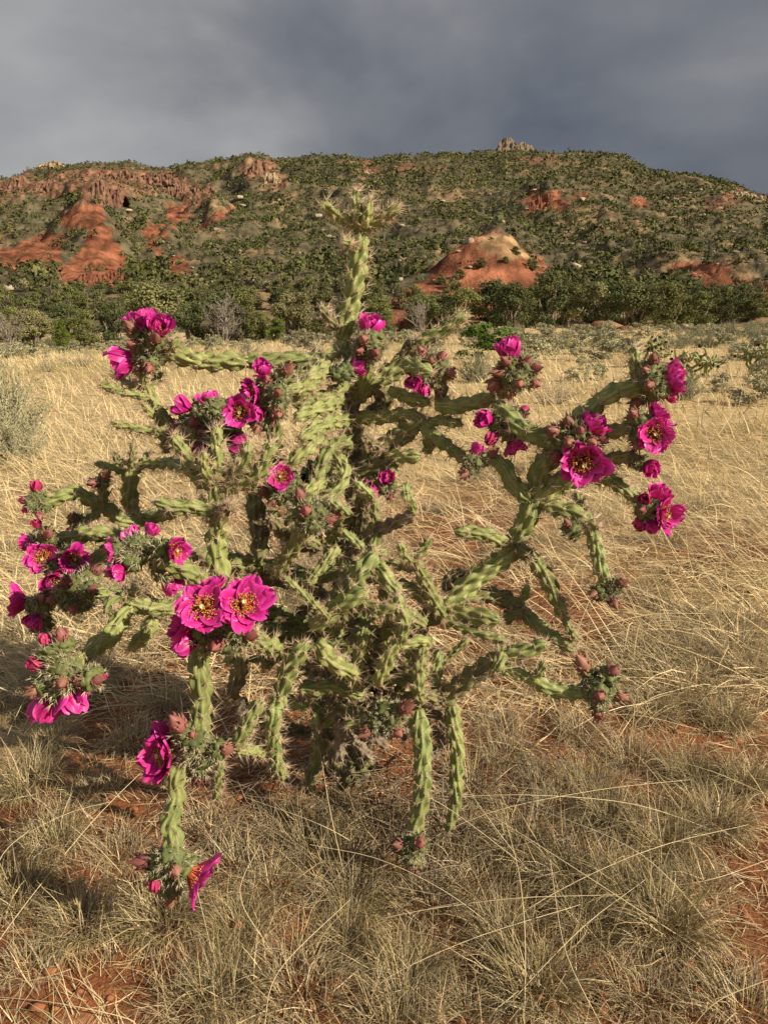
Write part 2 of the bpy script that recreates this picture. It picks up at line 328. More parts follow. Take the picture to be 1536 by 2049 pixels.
# ================================================================== THE CHOLLA
CB = Vector((-0.075, 1.6, float(gz(-0.075, 1.6))))
cholla = ob('cholla_cactus', None, loc=CB); cholla.empty_display_size = 0.1
tag(cholla, 'large branching cholla cactus with magenta flowers and spiny green stems in the dry grass', 'cactus')
def stem_mesh(pts, r0, r1, seed, rows=8, open_tip=False):
    """a jointed stem with spiralling elongated tubercles; returns V,Q,T and areoles"""
    rng = np.random.default_rng(seed); pts = np.asarray(pts, float)
    # wander a little so that no stem is a ruled line
    c = catmull(pts, 60); L_ = np.concatenate([[0], np.cumsum(np.linalg.norm(np.diff(c, axis=0), axis=1))]); tot = L_[-1]
    rm = 0.5*(r0+r1); tl = min(max(2.3*rm, 0.016), 0.036); ntub = max(tot/tl, 1.5); n = int(ntub*6)+4; k = rows*4+2*(rows==6)*2
    s = np.linspace(0, tot, n); ctr = np.stack([np.interp(s, L_, c[:, i]) for i in range(3)], 1)
    w = np.stack([np.interp(s, np.linspace(0, tot, 5), rng.normal(size=5)*rm*0.16) for _ in range(3)], 1); ctr = ctr+w*np.sin(np.pi*s/tot)[:, None]
    T = np.gradient(ctr, axis=0); T /= np.linalg.norm(T, axis=1)[:, None]
    U0 = np.cross(T[0], [0.3, 0.2, 0.9]); U0 /= np.linalg.norm(U0); Us = [U0]
    for i in range(1, n):
        u = Us[-1]-T[i]*np.dot(Us[-1], T[i]); Us.append(u/np.linalg.norm(u))
    Us = np.array(Us); Ws = np.cross(T, Us)
    th = np.arange(k)*2*np.pi/k; tw = rng.choice([-1, 1])*rng.uniform(0.25, 0.5)
    TH, S_ = np.meshgrid(th, s); a = TH/(2*np.pi)*rows+S_/tl*tw+rng.random(); i_ = np.floor(a); fa = a-i_
    im = np.mod(i_, rows).astype(int); off = 0.5*(np.arange(rows) % 2)+rng.normal(size=rows)*0.07
    b = S_/tl+off[im]; fb = b-np.floor(b)
    jit = 0.82+0.36*h2(im, np.floor(b), seed)
    hgt = np.sin(np.pi*fa)**0.85*(0.24+0.76*np.sin(np.pi*fb**1.45)**0.85)*jit
    rad = r0+(r1-r0)*(s/tot); e_ = np.clip((tot-s)/(1.4*rm), 0, 1); rad = rad*np.sqrt(np.clip(1-(1-e_)**2, 0, 1)*0.97+0.03)
    rad = rad*(0.66+0.34*np.clip(s/(1.3*rm), 0, 1))*(1+0.07*np.sin(np.pi*s/tot))
    Rr = rad[:, None]*(0.56+0.62*hgt)
    V = ctr[:, None]+Rr[..., None]*(np.cos(TH)[..., None]*Us[:, None]+np.sin(TH)[..., None]*Ws[:, None]); V = V.reshape(-1, 3)
    I = np.arange(n*k).reshape(n, k); J = np.roll(I, -1, 1); Q = np.stack([I[:-1], J[:-1], J[1:], I[1:]], -1).reshape(-1, 4)
    V = np.vstack([V, ctr[0], ctr[-1]+T[-1]*0.0005]); m = n*k
    Tt = np.concatenate([np.stack([J[0], I[0], np.full(k, m)], 1), np.stack([I[-1], J[-1], np.full(k, m+1)], 1)])
    # areoles: one for each tubercle
    base = []; D = []
    for row in range(rows):
        for q in np.arange(math.floor(off[row]), math.ceil(ntub+off[row])+1):
            sb = (q+0.72-off[row])*tl
            if not (0.1*tl < sb < tot-0.0005): continue
            ar = row+0.5; 
            thv = ((ar-sb/tl*tw)/rows*2*np.pi)
            # undo the random phase by searching the ring for the crest of this row
            ii = min(int(round(sb/tot*(n-1))), n-1); cand = np.where((im[ii] == row) & (np.abs(fa[ii]-0.5) < 0.14))[0]
            if len(cand) == 0: continue
            j = cand[0]; p = V[ii*k+j]; o = p-ctr[ii]; o = o/(np.linalg.norm(o)+1e-9)
            base.append(p); D.append((o, T[ii]))
    return V, Q, Tt, base, D, ctr, T
SEEDC = [100]
def stem(pts, r, r1=None, kind='g', dens=7, sl=1.0):
    """pts: (px, py, Y) triples; r in photo pixels"""
    W3 = [P(*p) for p in pts]; mid = W3[len(W3)//2]; sc = scale_at(mid); r0 = r*sc*0.90; r1 = (r1 or r*0.92)*sc*0.90
    SEEDC[0] += 1; sd = SEEDC[0]; o0 = W3[0]; loc = [np.array(p-o0) for p in W3]
    V, Q, T, base, D, ctr, TT = stem_mesh(loc, r0, r1, sd, rows=8 if r > 13 else 6)
    m = M[{'d': 'oldstem', 'w': 'dead'}.get(kind, 'stem')]
    o = ob('stem', mesh_np('stem', V, [T, Q], [m], None, True), cholla, o0-CB)
    rng = np.random.default_rng(sd); bs = []; ds = []; ls = []
    for p, (n_, t_) in zip(base, D):
        k = rng.poisson(dens)+2
        v = unit(k, rng)*0.95+n_*0.85+t_*0.25; bs.append(np.repeat(p[None], k, 0)); ds.append(v); ls.append(rng.uniform(0.007, 0.019, k)*sl*rng.choice([0.6, 1, 1.25], k))
    # tuft at the growing tip
    k = 26; v = unit(k, rng)*0.8+TT[-1]*0.9; bs.append(ctr[-1]-TT[-1]*0.004+unit(k, rng)*r1*0.45); ds.append(v); ls.append(rng.uniform(0.007, 0.017, k)*sl)
    bs = np.concatenate(bs); ds = np.concatenate(ds); ls = np.concatenate(ls)
    V, T = cones(bs, ds, ls*1.32, 0.00056)
    tag(ob('spines', mesh_np('spines', V, [T], [M['spine']]), o), kind='stuff')
    return o
# ---- flower pieces -------------------------------------------------
def petal_mesh(a0, a1, seed, mt, L_=1.0, wd=0.62):
    rng = np.random.default_rng(seed); nu, nv = 9, 11; V = []
    ph = rng.random(4)*6.28; z = r_ = 0.0; prof = []
    for i in range(nv):
        t = i/(nv-1); a = a0+(a1-a0)*t**0.9; prof.append((r_, z, a)); r_ += math.sin(a)/(nv-1)*L_; z += math.cos(a)/(nv-1)*L_
    for i in range(nv):
        t = i/(nv-1); w = wd*(0.34+0.66*math.sin(min(t/0.62, 1)*math.pi/2)**1.1)*(1 if t < 0.60 else math.sqrt(max(1-((t-0.60)/0.415)**2, 0.06)))
        for j in range(nu):
            q = j/(nu-1)*2-1; r0, z0, a = prof[i]
            cup = 0.20*(q*q)*math.sin(math.pi*min(t+0.15, 1)); ruf = 0.045*t*t*math.sin(q*4+ph[0])+0.022*t*math.sin(q*9+ph[1]+t*4)
            nx_, nz_ = -math.cos(a), math.sin(a)
            tip = 0.05*t**4*math.sin(q*5+ph[2])-0.06*t**8*math.exp(-(q*4)**2)
            V.append((r0+(cup+ruf)*nx_+tip*math.sin(a), q*w*0.5, z0+(cup+ruf)*nz_+tip*math.cos(a)))
    I = np.arange(nu*nv).reshape(nv, nu); Q = np.stack([I[:-1, :-1], I[:-1, 1:], I[1:, 1:], I[1:, :-1]], -1).reshape(-1, 4)
    tt = np.repeat(np.linspace(0, 1, nv), nu); qq = np.abs(np.tile(np.linspace(-1, 1, nu), nv)); ed = np.clip(np.maximum(qq**3, tt**5), 0, 1)[:, None]; bs_ = np.clip(1-tt*2.6, 0, 1)[:, None]
    cc = np.array([0.50, 0.008, 0.19])*(1-ed)+np.array([0.76, 0.07, 0.43])*ed; cc = cc*(1-bs_)+np.array([0.30, 0.006, 0.05])*bs_; cc = cc*(1+0.16*np.sin(np.tile(np.linspace(-1, 1, nu), nv)*14+ph[3]))[:, None]
    return mesh_np('petal', V, [Q], [mt], cc, True)
PET = {}
for nm, (a0, a1), mt in (('open', (0.80, 0.86), 'petal'), ('half', (0.80, 0.55), 'petal'), ('cup', (0.80, -0.12), 'petal'), ('wilt', (0.55, -0.40), 'wilt')):
    PET[nm] = [petal_mesh(a0+d0, a1+d1, 10+i*7+len(nm), M[mt], 1.0+0.08*(i-2)/2, 0.66+0.05*(i % 3)) for i, (d0, d1) in enumerate(((0, 0), (0.06, 0.22), (-0.06, 0.1), (0.05, -0.15), (-0.05, -0.05)))]
def stamen_mesh(seed, flat):
    rng = np.random.default_rng(seed); n = 280; b = MB(); q = np.sqrt(rng.random(n)); r_ = q*0.12; a = rng.random(n)*6.283
    root = np.stack([r_*np.cos(a), r_*np.sin(a), np.full(n, 0.0)], 1)
    d = np.stack([np.cos(a)*q*flat, np.sin(a)*q*flat, np.ones(n)], 1)+rng.normal(size=(n, 3))*0.07; d /= np.linalg.norm(d, axis=1)[:, None]
    L_ = rng.uniform(0.40, 0.60, n); V, T = cones(root, d, L_*1.15, 0.019); b.add(V, T, m=0)
    tip = root+d*L_[:, None]; s = 0.024
    oc = np.array([[1, 0, 0], [-1, 0, 0], [0, 1, 0], [0, -1, 0], [0, 0, 1.3], [0, 0, -1.3]])*s
    of = np.array([[0, 2, 4], [2, 1, 4], [1, 3, 4], [3, 0, 4], [2, 0, 5], [1, 2, 5], [3, 1, 5], [0, 3, 5]])
    V = (tip[:, None]+oc[None]*rng.uniform(0.7, 1.3, (n, 1, 1))).reshape(-1, 3); T = (of[None]+np.arange(n)[:, None, None]*6).reshape(-1, 3); b.add(V, T, m=1)
    return b.mesh('stamens', [M['fil'], M['anther']])
STA = [stamen_mesh(i, f) for i, f in enumerate((0.62, 0.98, 0.36))]
def stigma_mesh():
    b = MB(); z = np.linspace(0, 0.52, 6); V, Q = tube(np.stack([z*0.02, z*0, z], 1), [0.03, 0.03, 0.034, 0.04, 0.045, 0.03], 8); b.add(V, Q=Q)
    for i in range(7):
        a = i*6.283/7; V, Q = tube([(0.01, 0, 0.49), (0.05*math.cos(a), 0.05*math.sin(a), 0.56), (0.075*math.cos(a), 0.075*math.sin(a), 0.60)], [0.025, 0.026, 0.012], 6); b.add(V, Q=Q)
    return b.mesh('stigma', [M['stigma']], True)
STI = stigma_mesh()
def ovary_mesh(seed, fat=1.0):
    """tubercled flower base along +Z, length 1, with bristles and small fleshy leaf tips"""
    rng = np.random.default_rng(seed); b = MB(); n, k, rows = 16, 30, 6
    z = np.linspace(0, 1, n); r_ = (0.20+0.20*np.sin(np.clip(z*1.15, 0, 1)*np.pi/2))*fat; r_[-1] *= 0.55; r_[-2] *= 0.92
    TH, Z = np.meshgrid(np.arange(k)*2*np.pi/k, z); a = TH/(2*np.pi)*rows+Z*1.1; i_ = np.floor(a); fa = a-i_; im = np.mod(i_, rows).astype(int); bb = Z*3.4+0.5*(im % 2); fb = bb-np.floor(bb)
    hgt = np.sin(np.pi*fa)**0.8*np.sin(np.pi*fb**1.3)**0.7; Rr = r_[:, None]*(0.74+0.46*hgt)
    V = np.stack([Rr*np.cos(TH), Rr*np.sin(TH), Z+0*TH], -1).reshape(-1, 3); I = np.arange(n*k).reshape(n, k); J = np.roll(I, -1, 1); Q = np.stack([I[:-1], J[:-1], J[1:], I[1:]], -1).reshape(-1, 4)
    V = np.vstack([V, [0, 0, 0.93]]); b.add(V, np.stack([I[-1], J[-1], np.full(k, n*k)], 1), Q, m=0)
    m = 30; th = rng.random(m)*6.283; zz = rng.uniform(0.15, 1.0, m); rad = (0.20+0.20*np.sin(np.clip(zz*1.15, 0, 1)*np.pi/2))*fat*1.05
    base = np.stack([rad*np.cos(th), rad*np.sin(th), zz], 1); out = np.stack([np.cos(th), np.sin(th), np.full(m, 0.9)], 1)
    V, T = cones(base-out*0.03, out, rng.uniform(0.16, 0.34, m), 0.050, 5); b.add(V, T, m=0)              # fleshy leaf tips
    rep = 4; B = np.repeat(base, rep, 0)+np.repeat(out, rep, 0)*0.04; Dd = np.repeat(out, rep, 0)*0.8+unit(m*rep, rng)*0.8
    V, T = cones(B, Dd, rng.uniform(0.14, 0.34, m*rep), 0.015); b.add(V, T, m=1)
    return b.mesh('ovary', [M['ovary'], M['bristle']], 'm0')
OVA = [ovary_mesh(i, f) for i, f in enumerate((1.0, 1.12, 0.9, 1.05))]
def bud_mesh(seed, pt=1.0):
    rng = np.random.default_rng(seed); n, k = 12, 24; z = np.linspace(0, 1, n); V = []
    for i, zz in enumerate(z):
        r_ = math.sin(math.pi*min(zz*0.93+0.12, 1.0))**0.72*0.46*(1-0.5*zz**2)
        for j in range(k):
            th = j*6.283/k+zz*0.9; f = (j*5/k+(0.5 if i % 4 < 2 else 0)) % 1
            V.append((r_*(0.92+0.12*math.sin(math.pi*f)**0.5)*math.cos(th), r_*(0.92+0.12*math.sin(math.pi*f)**0.5)*math.sin(th), zz*pt))
    V.append((0, 0, pt*1.10)); I = np.arange(n*k).reshape(n, k); J = np.roll(I, -1, 1); Q = np.stack([I[:-1], J[:-1], J[1:], I[1:]], -1).reshape(-1, 4)
    b = MB(); b.add(V, np.stack([I[-1], J[-1], np.full(k, n*k)], 1), Q)
    m = 20; th = rng.random(m)*6.283; zz = rng.uniform(0.05, 0.6, m); base = np.stack([0.45*np.cos(th), 0.45*np.sin(th), zz*pt], 1); out = np.stack([np.cos(th)*0.35, np.sin(th)*0.35, np.ones(m)], 1)
    Vc, T = cones(base, out, rng.uniform(0.25, 0.5, m), 0.10, 4); b.add(Vc, T)                        # sepal points
    return b.mesh('bud', [M['bud']], True)
BUD = [bud_mesh(1, 1.35), bud_mesh(2, 1.2), bud_mesh(3, 1.65)]
def place(pos, axis, s, roll):
    q = Vector(axis).normalized().to_track_quat('Z', 'Y')
    return Matrix.Translation(pos) @ q.to_matrix().to_4x4() @ Matrix.Rotation(roll, 4, 'Z') @ Matrix.Diagonal((s, s, s, 1))
INVB = Matrix.Translation(-CB)
TOCAM = lambda p: (Vector((0, 0, CAMH))-p).normalized()
frng = random.Random(5)
def flower(C, px, py, size, style, dY=0.0, cammix=0.3, axis=None):
    """style open / half / cup / wilt; size = petal spread radius in photo pixels"""
    T = P(px, py, C.y+dY); sc = scale_at(T); rad = size*sc*0.90
    ax = (T-C).normalized() if axis is None else Vector(axis).normalized()
    ax = (ax*(1-cammix)+TOCAM(T)*cammix).normalized()
    s = min(max((T-C).length, 0.030), 0.046)
    plen = rad/{'open': 0.78, 'half': 0.72, 'cup': 0.60, 'wilt': 0.5}[style]
    back = {'open': 0.25, 'half': 0.35, 'cup': 0.5, 'wilt': 0.5}[style]*plen
    T0 = T-ax*back
    f = ob('flower', OVA[frng.randrange(4)], cholla, mat=INVB @ place(T0-ax*s, ax, s, frng.random()*6))
    k = plen/s
    for w, (n, sc_, zo) in enumerate(((7, 1.0, 0.90), (6, 0.86, 0.95)) if style != 'wilt' else ((7, 1.0, 0.9),)):
        for i in range(n):
            a = (i+0.5*w+frng.uniform(-0.18, 0.18))*6.283/n; kk = k*sc_*frng.uniform(0.9, 1.1)
            mt = Matrix.Translation((0, 0, zo)) @ Matrix.Rotation(a, 4, 'Z') @ Matrix.Translation((0.05*k, 0, 0)) @ Matrix.Rotation(frng.uniform(-0.12, 0.12)+((-0.02 if style == 'open' else -0.22) if w else 0.05), 4, 'Y') @ Matrix.Rotation(frng.uniform(-0.15, 0.15), 4, 'X') @ Matrix.Diagonal((kk, kk, kk, 1))
            ob('petal', frng.choice(PET[style]), f, mat=mt)
    if style != 'wilt':
        ob('stamens', STA[{'open': 1, 'half': 0, 'cup': 2}[style]], f, mat=Matrix.Translation((0, 0, 0.93)) @ Matrix.Diagonal((k, k, k, 1)))
        ob('stigma', STI, f, mat=Matrix.Translation((0, 0, 0.93)) @ Matrix.Diagonal((k, k, k, 1)))
    return f
def bud(C, px, py, size=15, dY=-0.02, cammix=0.25):
    size = size*0.88
    T = P(px, py, C.y+dY); rad = size*scale_at(T); ax = ((T-C).normalized()*(1-cammix)+TOCAM(T)*cammix).normalized()
    s = min(max((T-C).length, 0.024), 0.040); bl = rad*2.0
    T0 = T-ax*bl*0.5
    f = ob('fruit', OVA[frng.randrange(4)], cholla, mat=INVB @ place(T0-ax*s*0.92, ax, s, frng.random()*6))
    ob('bud', BUD[frng.randrange(3)], f, mat=Matrix.Translation((0, 0, 0.88)) @ Matrix.Diagonal((bl/s, bl/s, bl/s, 1)))
def cluster(px, py, Y, flowers=(), buds=(), fill=7, R=26):
    C = P(px, py, Y); sc = scale_at(C)
    for f in flowers: flower(C, *f)
    for b in buds: bud(C, *b)
    for i in range(fill):
        a = frng.uniform(0, 6.283); t = frng.uniform(-0.6, 1.0); ax = Vector((math.cos(a), -t*0.8-0.1, math.sin(a)*0.9)).normalized(); s = R*sc*frng.uniform(0.85, 1.2)
        ob('fruit', OVA[frng.randrange(4)], cholla, mat=INVB @ place(C-ax*s*0.12, ax, s, frng.random()*6))
# ---- stems, read off the photograph (px, py, depth in metres) --------
S = stem
# trunk and crown
S([(722,1600,1.60),(712,1480,1.60),(700,1340,1.60)],34,30,'d'); S([(700,1350,1.60),(708,1200,1.60),(708,1070,1.60)],28,25,'d'); S([(708,1090,1.60),(712,1000,1.60),(714,930,1.60)],24,22,'d')
S([(714,945,1.60),(704,860,1.60),(696,770,1.60)],23,21,'d'); S([(697,785,1.60),(692,730,1.60),(684,672,1.60)],25,21); S([(684,680,1.60),(702,600,1.60),(716,530,1.60),(722,462,1.60)],21,19,dens=9,sl=1.2)
S([(712,458,1.60),(680,432,1.59),(640,406,1.58)],13,11,dens=9,sl=1.1); S([(716,455,1.59),(714,420,1.58),(710,380,1.58)],13,10,dens=9,sl=1.1); S([(726,455,1.58),(736,425,1.57),(740,398,1.57)],13,10,dens=9,sl=1.1); S([(726,458,1.60),(762,438,1.58),(800,412,1.57)],13,11,dens=9,sl=1.1); S([(716,462,1.62),(700,445,1.64),(690,428,1.66)],11,9); S([(708,490,1.58),(694,484,1.56),(684,480,1.55)],8,7,dens=12)
S([(690,672,1.6),(664,644,1.58),(642,612,1.57)],11,8,'d',9); S([(640,722,1.6),(636,705,1.59),(630,690,1.58)],8,6)
# upper left arm
S([(700,745,1.60),(672,715,1.57),(640,722,1.55)],24,19); S([(662,724,1.56),(570,722,1.55),(488,722,1.54)],18,17,dens=6); S([(498,724,1.54),(410,724,1.53),(325,704,1.52)],20,19,dens=8)
cluster(305,705,1.52,[(284,646,40,'cup',0.01,0.1),(318,648,34,'cup',-0.03,0.3),(246,722,42,'cup',-0.01,0.05)],[(268,690,17),(310,678,15,-0.05),(326,664,11),(298,736,13,-0.04),(262,655,15),(272,738,12)],fill=12,R=36)
S([(330,700,1.52),(350,690,1.5),(362,676,1.5)],11,8,dens=9)
S([(430,930,1.56),(372,890,1.55),(318,822,1.54),(292,770,1.53)],18,13,dens=8); S([(302,796,1.53),(255,786,1.51),(200,768,1.5)],10,9); S([(292,775,1.53),(262,768,1.55),(232,752,1.57)],8,6); S([(292,778,1.53),(286,762,1.52),(282,745,1.51)],9,8); S([(296,778,1.54),(312,762,1.55),(322,745,1.56)],9,7)
S([(345,868,1.54),(290,858,1.52),(222,848,1.51)],10,8); S([(320,838,1.54),(300,822,1.52),(285,808,1.52)],9,7); S([(335,905,1.56),(322,872,1.53),(310,850,1.52)],10,8)
# arm to the pink cluster left of the trunk
S([(672,720,1.58),(630,752,1.48),(570,800,1.42)],20,18); S([(660,738,1.57),(618,772,1.44),(566,776,1.38)],17,15)
cluster(545,790,1.38,[(524,736,27,'cup',-0.02,0.2),(502,792,42,'half',-0.02,0.15),(482,824,36,'open',-0.06,0.6),(510,830,30,'cup',-0.04,0.3),(716,735,22,'cup',0.15,0.2),(620,750,13,'wilt',0.1,0.2)],[(575,742,14),(556,786,12,-0.06),(556,828,13,-0.05),(514,860,12,-0.05),(545,845,11),(535,760,12)],fill=12,R=38)
S([(545,960,1.5),(550,900,1.45),(550,820,1.4)],16,14)
cluster(425,830,1.52,[(362,810,27,'cup',-0.01,0.15),(415,800,26,'cup',0,0.15),(462,802,12,'wilt',0,0.2),(405,905,30,'half',-0.05,0.1),(474,888,30,'cup',0.02,0.1)],[(390,845,13,-0.06),(350,850,14,0.02),(362,868,12),(402,862,10,-0.06),(448,820,11),(440,850,10)],fill=14,R=36)
S([(430,960,1.5),(425,900,1.52),(420,850,1.53)],17,15); S([(375,920,1.5),(385,880,1.48),(388,850,1.46)],15,13,dens=9); S([(480,960,1.55),(480,900,1.56),(470,840,1.55)],15,13)
# candelabra in front
S([(445,1190,1.28),(440,1120,1.28),(436,1040,1.27)],24,22,dens=9,sl=1.2); S([(437,1050,1.27),(436,1000,1.26),(434,958,1.26)],22,22,dens=10,sl=1.2)
S([(432,970,1.26),(436,915,1.24),(432,852,1.24)],15,13,sl=1.1); S([(425,975,1.26),(385,942,1.25),(345,868,1.24)],17,13,sl=1.1); S([(446,975,1.26),(490,930,1.24),(496,882,1.23)],15,12,sl=1.1); S([(440,985,1.26),(515,952,1.24),(546,882,1.24)],17,13,sl=1.1); S([(428,972,1.25),(410,935,1.23),(408,905,1.22)],14,12,sl=1.1); S([(450,975,1.27),(470,950,1.3),(476,915,1.32)],13,11)
S([(438,1020,1.26),(380,1016,1.23),(308,1004,1.21)],17,15,sl=1.1); S([(448,1020,1.25),(458,1018,1.22),(462,1016,1.20)],15,13,'d',14)
cluster(575,975,1.42,[(562,955,30,'open',-0.03,0.6),(640,935,14,'cup',0.1,0.1)],[(525,985,13,-0.02),(545,1005,10)],fill=5,R=30)
S([(520,1120,1.45),(515,1050,1.47),(505,970,1.5)],20,18,'d'); S([(590,1080,1.5),(585,1020,1.45),(580,985,1.43)],16,14)
# far left, shaded side
S([(268,1060,1.72),(264,990,1.72),(258,930,1.72)],17,16); S([(258,945,1.72),(225,935,1.7),(190,926,1.69)],9,8); S([(258,940,1.72),(238,922,1.72),(232,908,1.72)],10,8,dens=10); S([(262,940,1.72),(266,912,1.71),(266,890,1.7)],9,7); S([(266,950,1.73),(286,925,1.74),(300,905,1.75)],10,8); S([(290,930,1.72),(330,925,1.68),(380,940,1.6)],12,12)
S([(420,1010,1.6),(350,1022,1.65),(280,1040,1.65)],17,15); S([(300,1045,1.65),(250,1040,1.62),(198,1008,1.6)],16,15); S([(210,1015,1.6),(150,988,1.58),(85,1005,1.56)],15,15); S([(204,1012,1.6),(208,985,1.58),(202,960,1.57)],11,10); S([(205,1014,1.6),(180,1036,1.58),(150,1044,1.56)],11,9)
cluster(80,1005,1.56,[(72,972,17,'wilt',0,0.2),(48,1000,12,'wilt',0,0.2),(54,1018,13,'wilt',-0.01,0.2)],[(80,1030,9)],fill=10,R=26)
cluster(205,965,1.57,[],[(211,950,10),(184,966,11)],fill=5,R=17)
cluster(150,1045,1.56,[(140,1062,10,'wilt',0,0.2)],[(146,1034,10)],fill=5,R=18)
S([(270,1085,1.5),(185,1068,1.46),(98,1086,1.42)],17,15); S([(250,1075,1.5),(210,1105,1.46),(170,1135,1.44)],16,14)
cluster(92,1085,1.42,[(74,1046,15,'wilt',0,0.2),(52,1086,22,'cup',0,0.1),(85,1116,34,'open',-0.05,0.5),(148,1118,32,'open',-0.06,0.45),(115,1160,38,'half',-0.08,0.2),(70,1098,24,'cup',-0.02,0.1)],[(96,1070,13,-0.04),(168,1142,12,-0.06)],fill=10,R=30)
S([(300,1200,1.36),(235,1190,1.33),(175,1182,1.30)],18,16); 
cluster(155,1185,1.30,[],[(133,1165,15,-0.04),(185,1180,12,-0.04),(148,1216,13,-0.03),(195,1140,13,0.02),(105,1200,11)],fill=14,R=40)
cluster(80,1212,1.32,[(40,1206,38,'half',0,0.1),(66,1244,24,'cup',-0.02,0.1),(90,1278,16,'wilt',0.01,0.2)],[(86,1198,14),(98,1200,11)],fill=9,R=26)
# stem with flowers above the big pair
S([(440,1185,1.24),(370,1140,1.18),(300,1108,1.13)],23,19,dens=6)
cluster(285,1098,1.13,[(262,1080,32,'cup',0.01,0.1),(304,1060,22,'cup',0.01,0.1),(232,1108,34,'half',-0.01,0.05),(230,1146,27,'cup',-0.03,0.1),(352,1102,34,'half',-0.03,0.15),(345,1168,28,'cup',0.06,0.1)],[(215,1100,11),(218,1148,12)],fill=13,R=36)
S([(262,1190,1.2),(272,1182,1.18),(288,1176,1.17)],14,12,'d',4)
# the big pair of flowers in front
S([(560,1300,1.3),(500,1280,1.2),(430,1262,1.08)],20,18); 
cluster(448,1268,1.06,[(406,1216,56,'open',-0.05,0.72),(486,1208,57,'open',-0.03,0.62),(364,1252,48,'half',-0.01,0.15),(368,1286,36,'cup',-0.01,0.1),(425,1170,34,'half',0.02,0.1)],[(434,1288,18,-0.03),(500,1272,15,-0.02),(468,1250,13,-0.02),(455,1180,15,0.02)],fill=10,R=40)
S([(396,1290,1.10),(402,1390,1.09),(402,1500,1.08)],23,21,dens=4); 
cluster(400,1500,1.08,[(322,1512,52,'half',-0.02,0.45),(318,1470,34,'cup',0,0.2)],[(356,1450,20,-0.02),(455,1500,15),(396,1556,14,0.02),(385,1470,10)],fill=13,R=38)
S([(372,1500,1.08),(350,1560,1.06),(352,1620,1.05)],20,20,dens=3); S([(352,1590,1.05),(342,1640,1.04),(346,1710,1.03)],21,20,dens=3)
cluster(342,1715,1.03,[(394,1752,52,'open',-0.01,0.0),(312,1772,20,'wilt',-0.01,0.2)],[(288,1722,17,0),(352,1742,16,-0.02),(340,1800,15,0.01),(300,1762,12,0)],fill=8,R=32)
# lower left arms
S([(350,1220,1.22),(300,1212,1.2),(245,1192,1.18)],19,18,dens=5); S([(262,1215,1.18),(215,1270,1.14),(160,1320,1.10)],20,18,dens=5); S([(310,1235,1.22),(290,1270,1.2),(258,1302,1.18)],17,15,dens=4); S([(250,1190,1.18),(225,1200,1.16),(212,1230,1.15)],12,10)
S([(170,1310,1.1),(140,1332,1.08),(110,1330,1.07)],18,16)
cluster(135,1345,1.08,[(98,1416,44,'cup',0.01,0.0),(142,1404,40,'cup',0,0.0),(166,1386,24,'cup',0,0.1),(72,1326,22,'wilt',0,0.1),(88,1276,16,'wilt',0.01,0.1),(212,1354,9,'wilt',0,0.1)],[(122,1270,16,0.01),(124,1366,15,-0.03),(158,1362,14,-0.02),(62,1384,15),(196,1362,13)],fill=24,R=36)
# middle: spiky bud head and the thicket
S([(548,1150,1.36),(585,1095,1.31),(616,1046,1.27)],19,17,dens=9); 
cluster(618,1035,1.26,[],[(612,1022,15,-0.05),(600,990,14,0.0),(660,1040,12,0),(670,1030,10,0.02)],fill=12,R=36)
S([(690,800,1.58),(640,815,1.5),(590,838,1.45)],17,15); S([(695,770,1.58),(640,800,1.52),(588,812,1.5)],16,13); S([(702,835,1.58),(650,850,1.48),(600,880,1.42)],18,15); S([(650,850,1.5),(620,890,1.44),(580,930,1.42)],16,14); S([(700,880,1.6),(660,905,1.5),(630,960,1.46)],19,16); S([(660,900,1.5),(690,950,1.47),(640,1010,1.44)],15,13); S([(700,940,1.58),(650,965,1.48),(610,985,1.4)],18,15); S([(645,870,1.52),(655,920,1.5),(650,980,1.5)],13,12)
S([(560,1395,1.30),(580,1340,1.29),(612,1285,1.28)],21,19,dens=8); S([(562,1380,1.3),(552,1420,1.28),(540,1460,1.27)],19,16,dens=9); S([(545,1440,1.3),(552,1500,1.32),(566,1560,1.36)],17,14,dens=9); S([(470,1500,1.24),(492,1450,1.25),(524,1398,1.27)],16,14); S([(455,1405,1.36),(472,1360,1.36),(486,1310,1.36)],17,16,'d'); S([(440,1520,1.25),(436,1560,1.27),(432,1600,1.29)],11,10); S([(475,1500,1.24),(500,1500,1.28),(530,1510,1.32)],13,12)
S([(616,1570,1.46),(632,1520,1.45),(640,1460,1.44)],15,14,'d'); S([(686,1580,1.5),(678,1540,1.5),(668,1490,1.5)],11,10,'d'); S([(635,1285,1.3),(670,1330,1.3),(716,1355,1.31)],19,17,dens=9); S([(600,1380,1.35),(660,1375,1.36),(730,1390,1.36)],16,15)
S([(625,1255,1.33),(680,1215,1.3),(735,1180,1.28)],21,19); S([(722,1205,1.3),(760,1218,1.28),(795,1214,1.27)],13,12); S([(690,1190,1.33),(722,1145,1.32),(752,1105,1.33)],22,20); S([(675,1095,1.4),(650,1130,1.37),(616,1170,1.35)],15,14); S([(680,1110,1.45),(700,1150,1.42),(660,1200,1.4)],14,13); S([(735,1110,1.36),(770,1150,1.33),(800,1190,1.32)],16,14)
S([(800,1290,1.3),(806,1240,1.29),(796,1190,1.29)],15,14); S([(752,1370,1.31),(775,1320,1.3),(800,1280,1.3)],17,15); S([(752,1075,1.42),(750,1040,1.42),(752,1000,1.42)],12,10); S([(745,1110,1.4),(752,1080,1.41),(752,1060,1.42)],15,13)
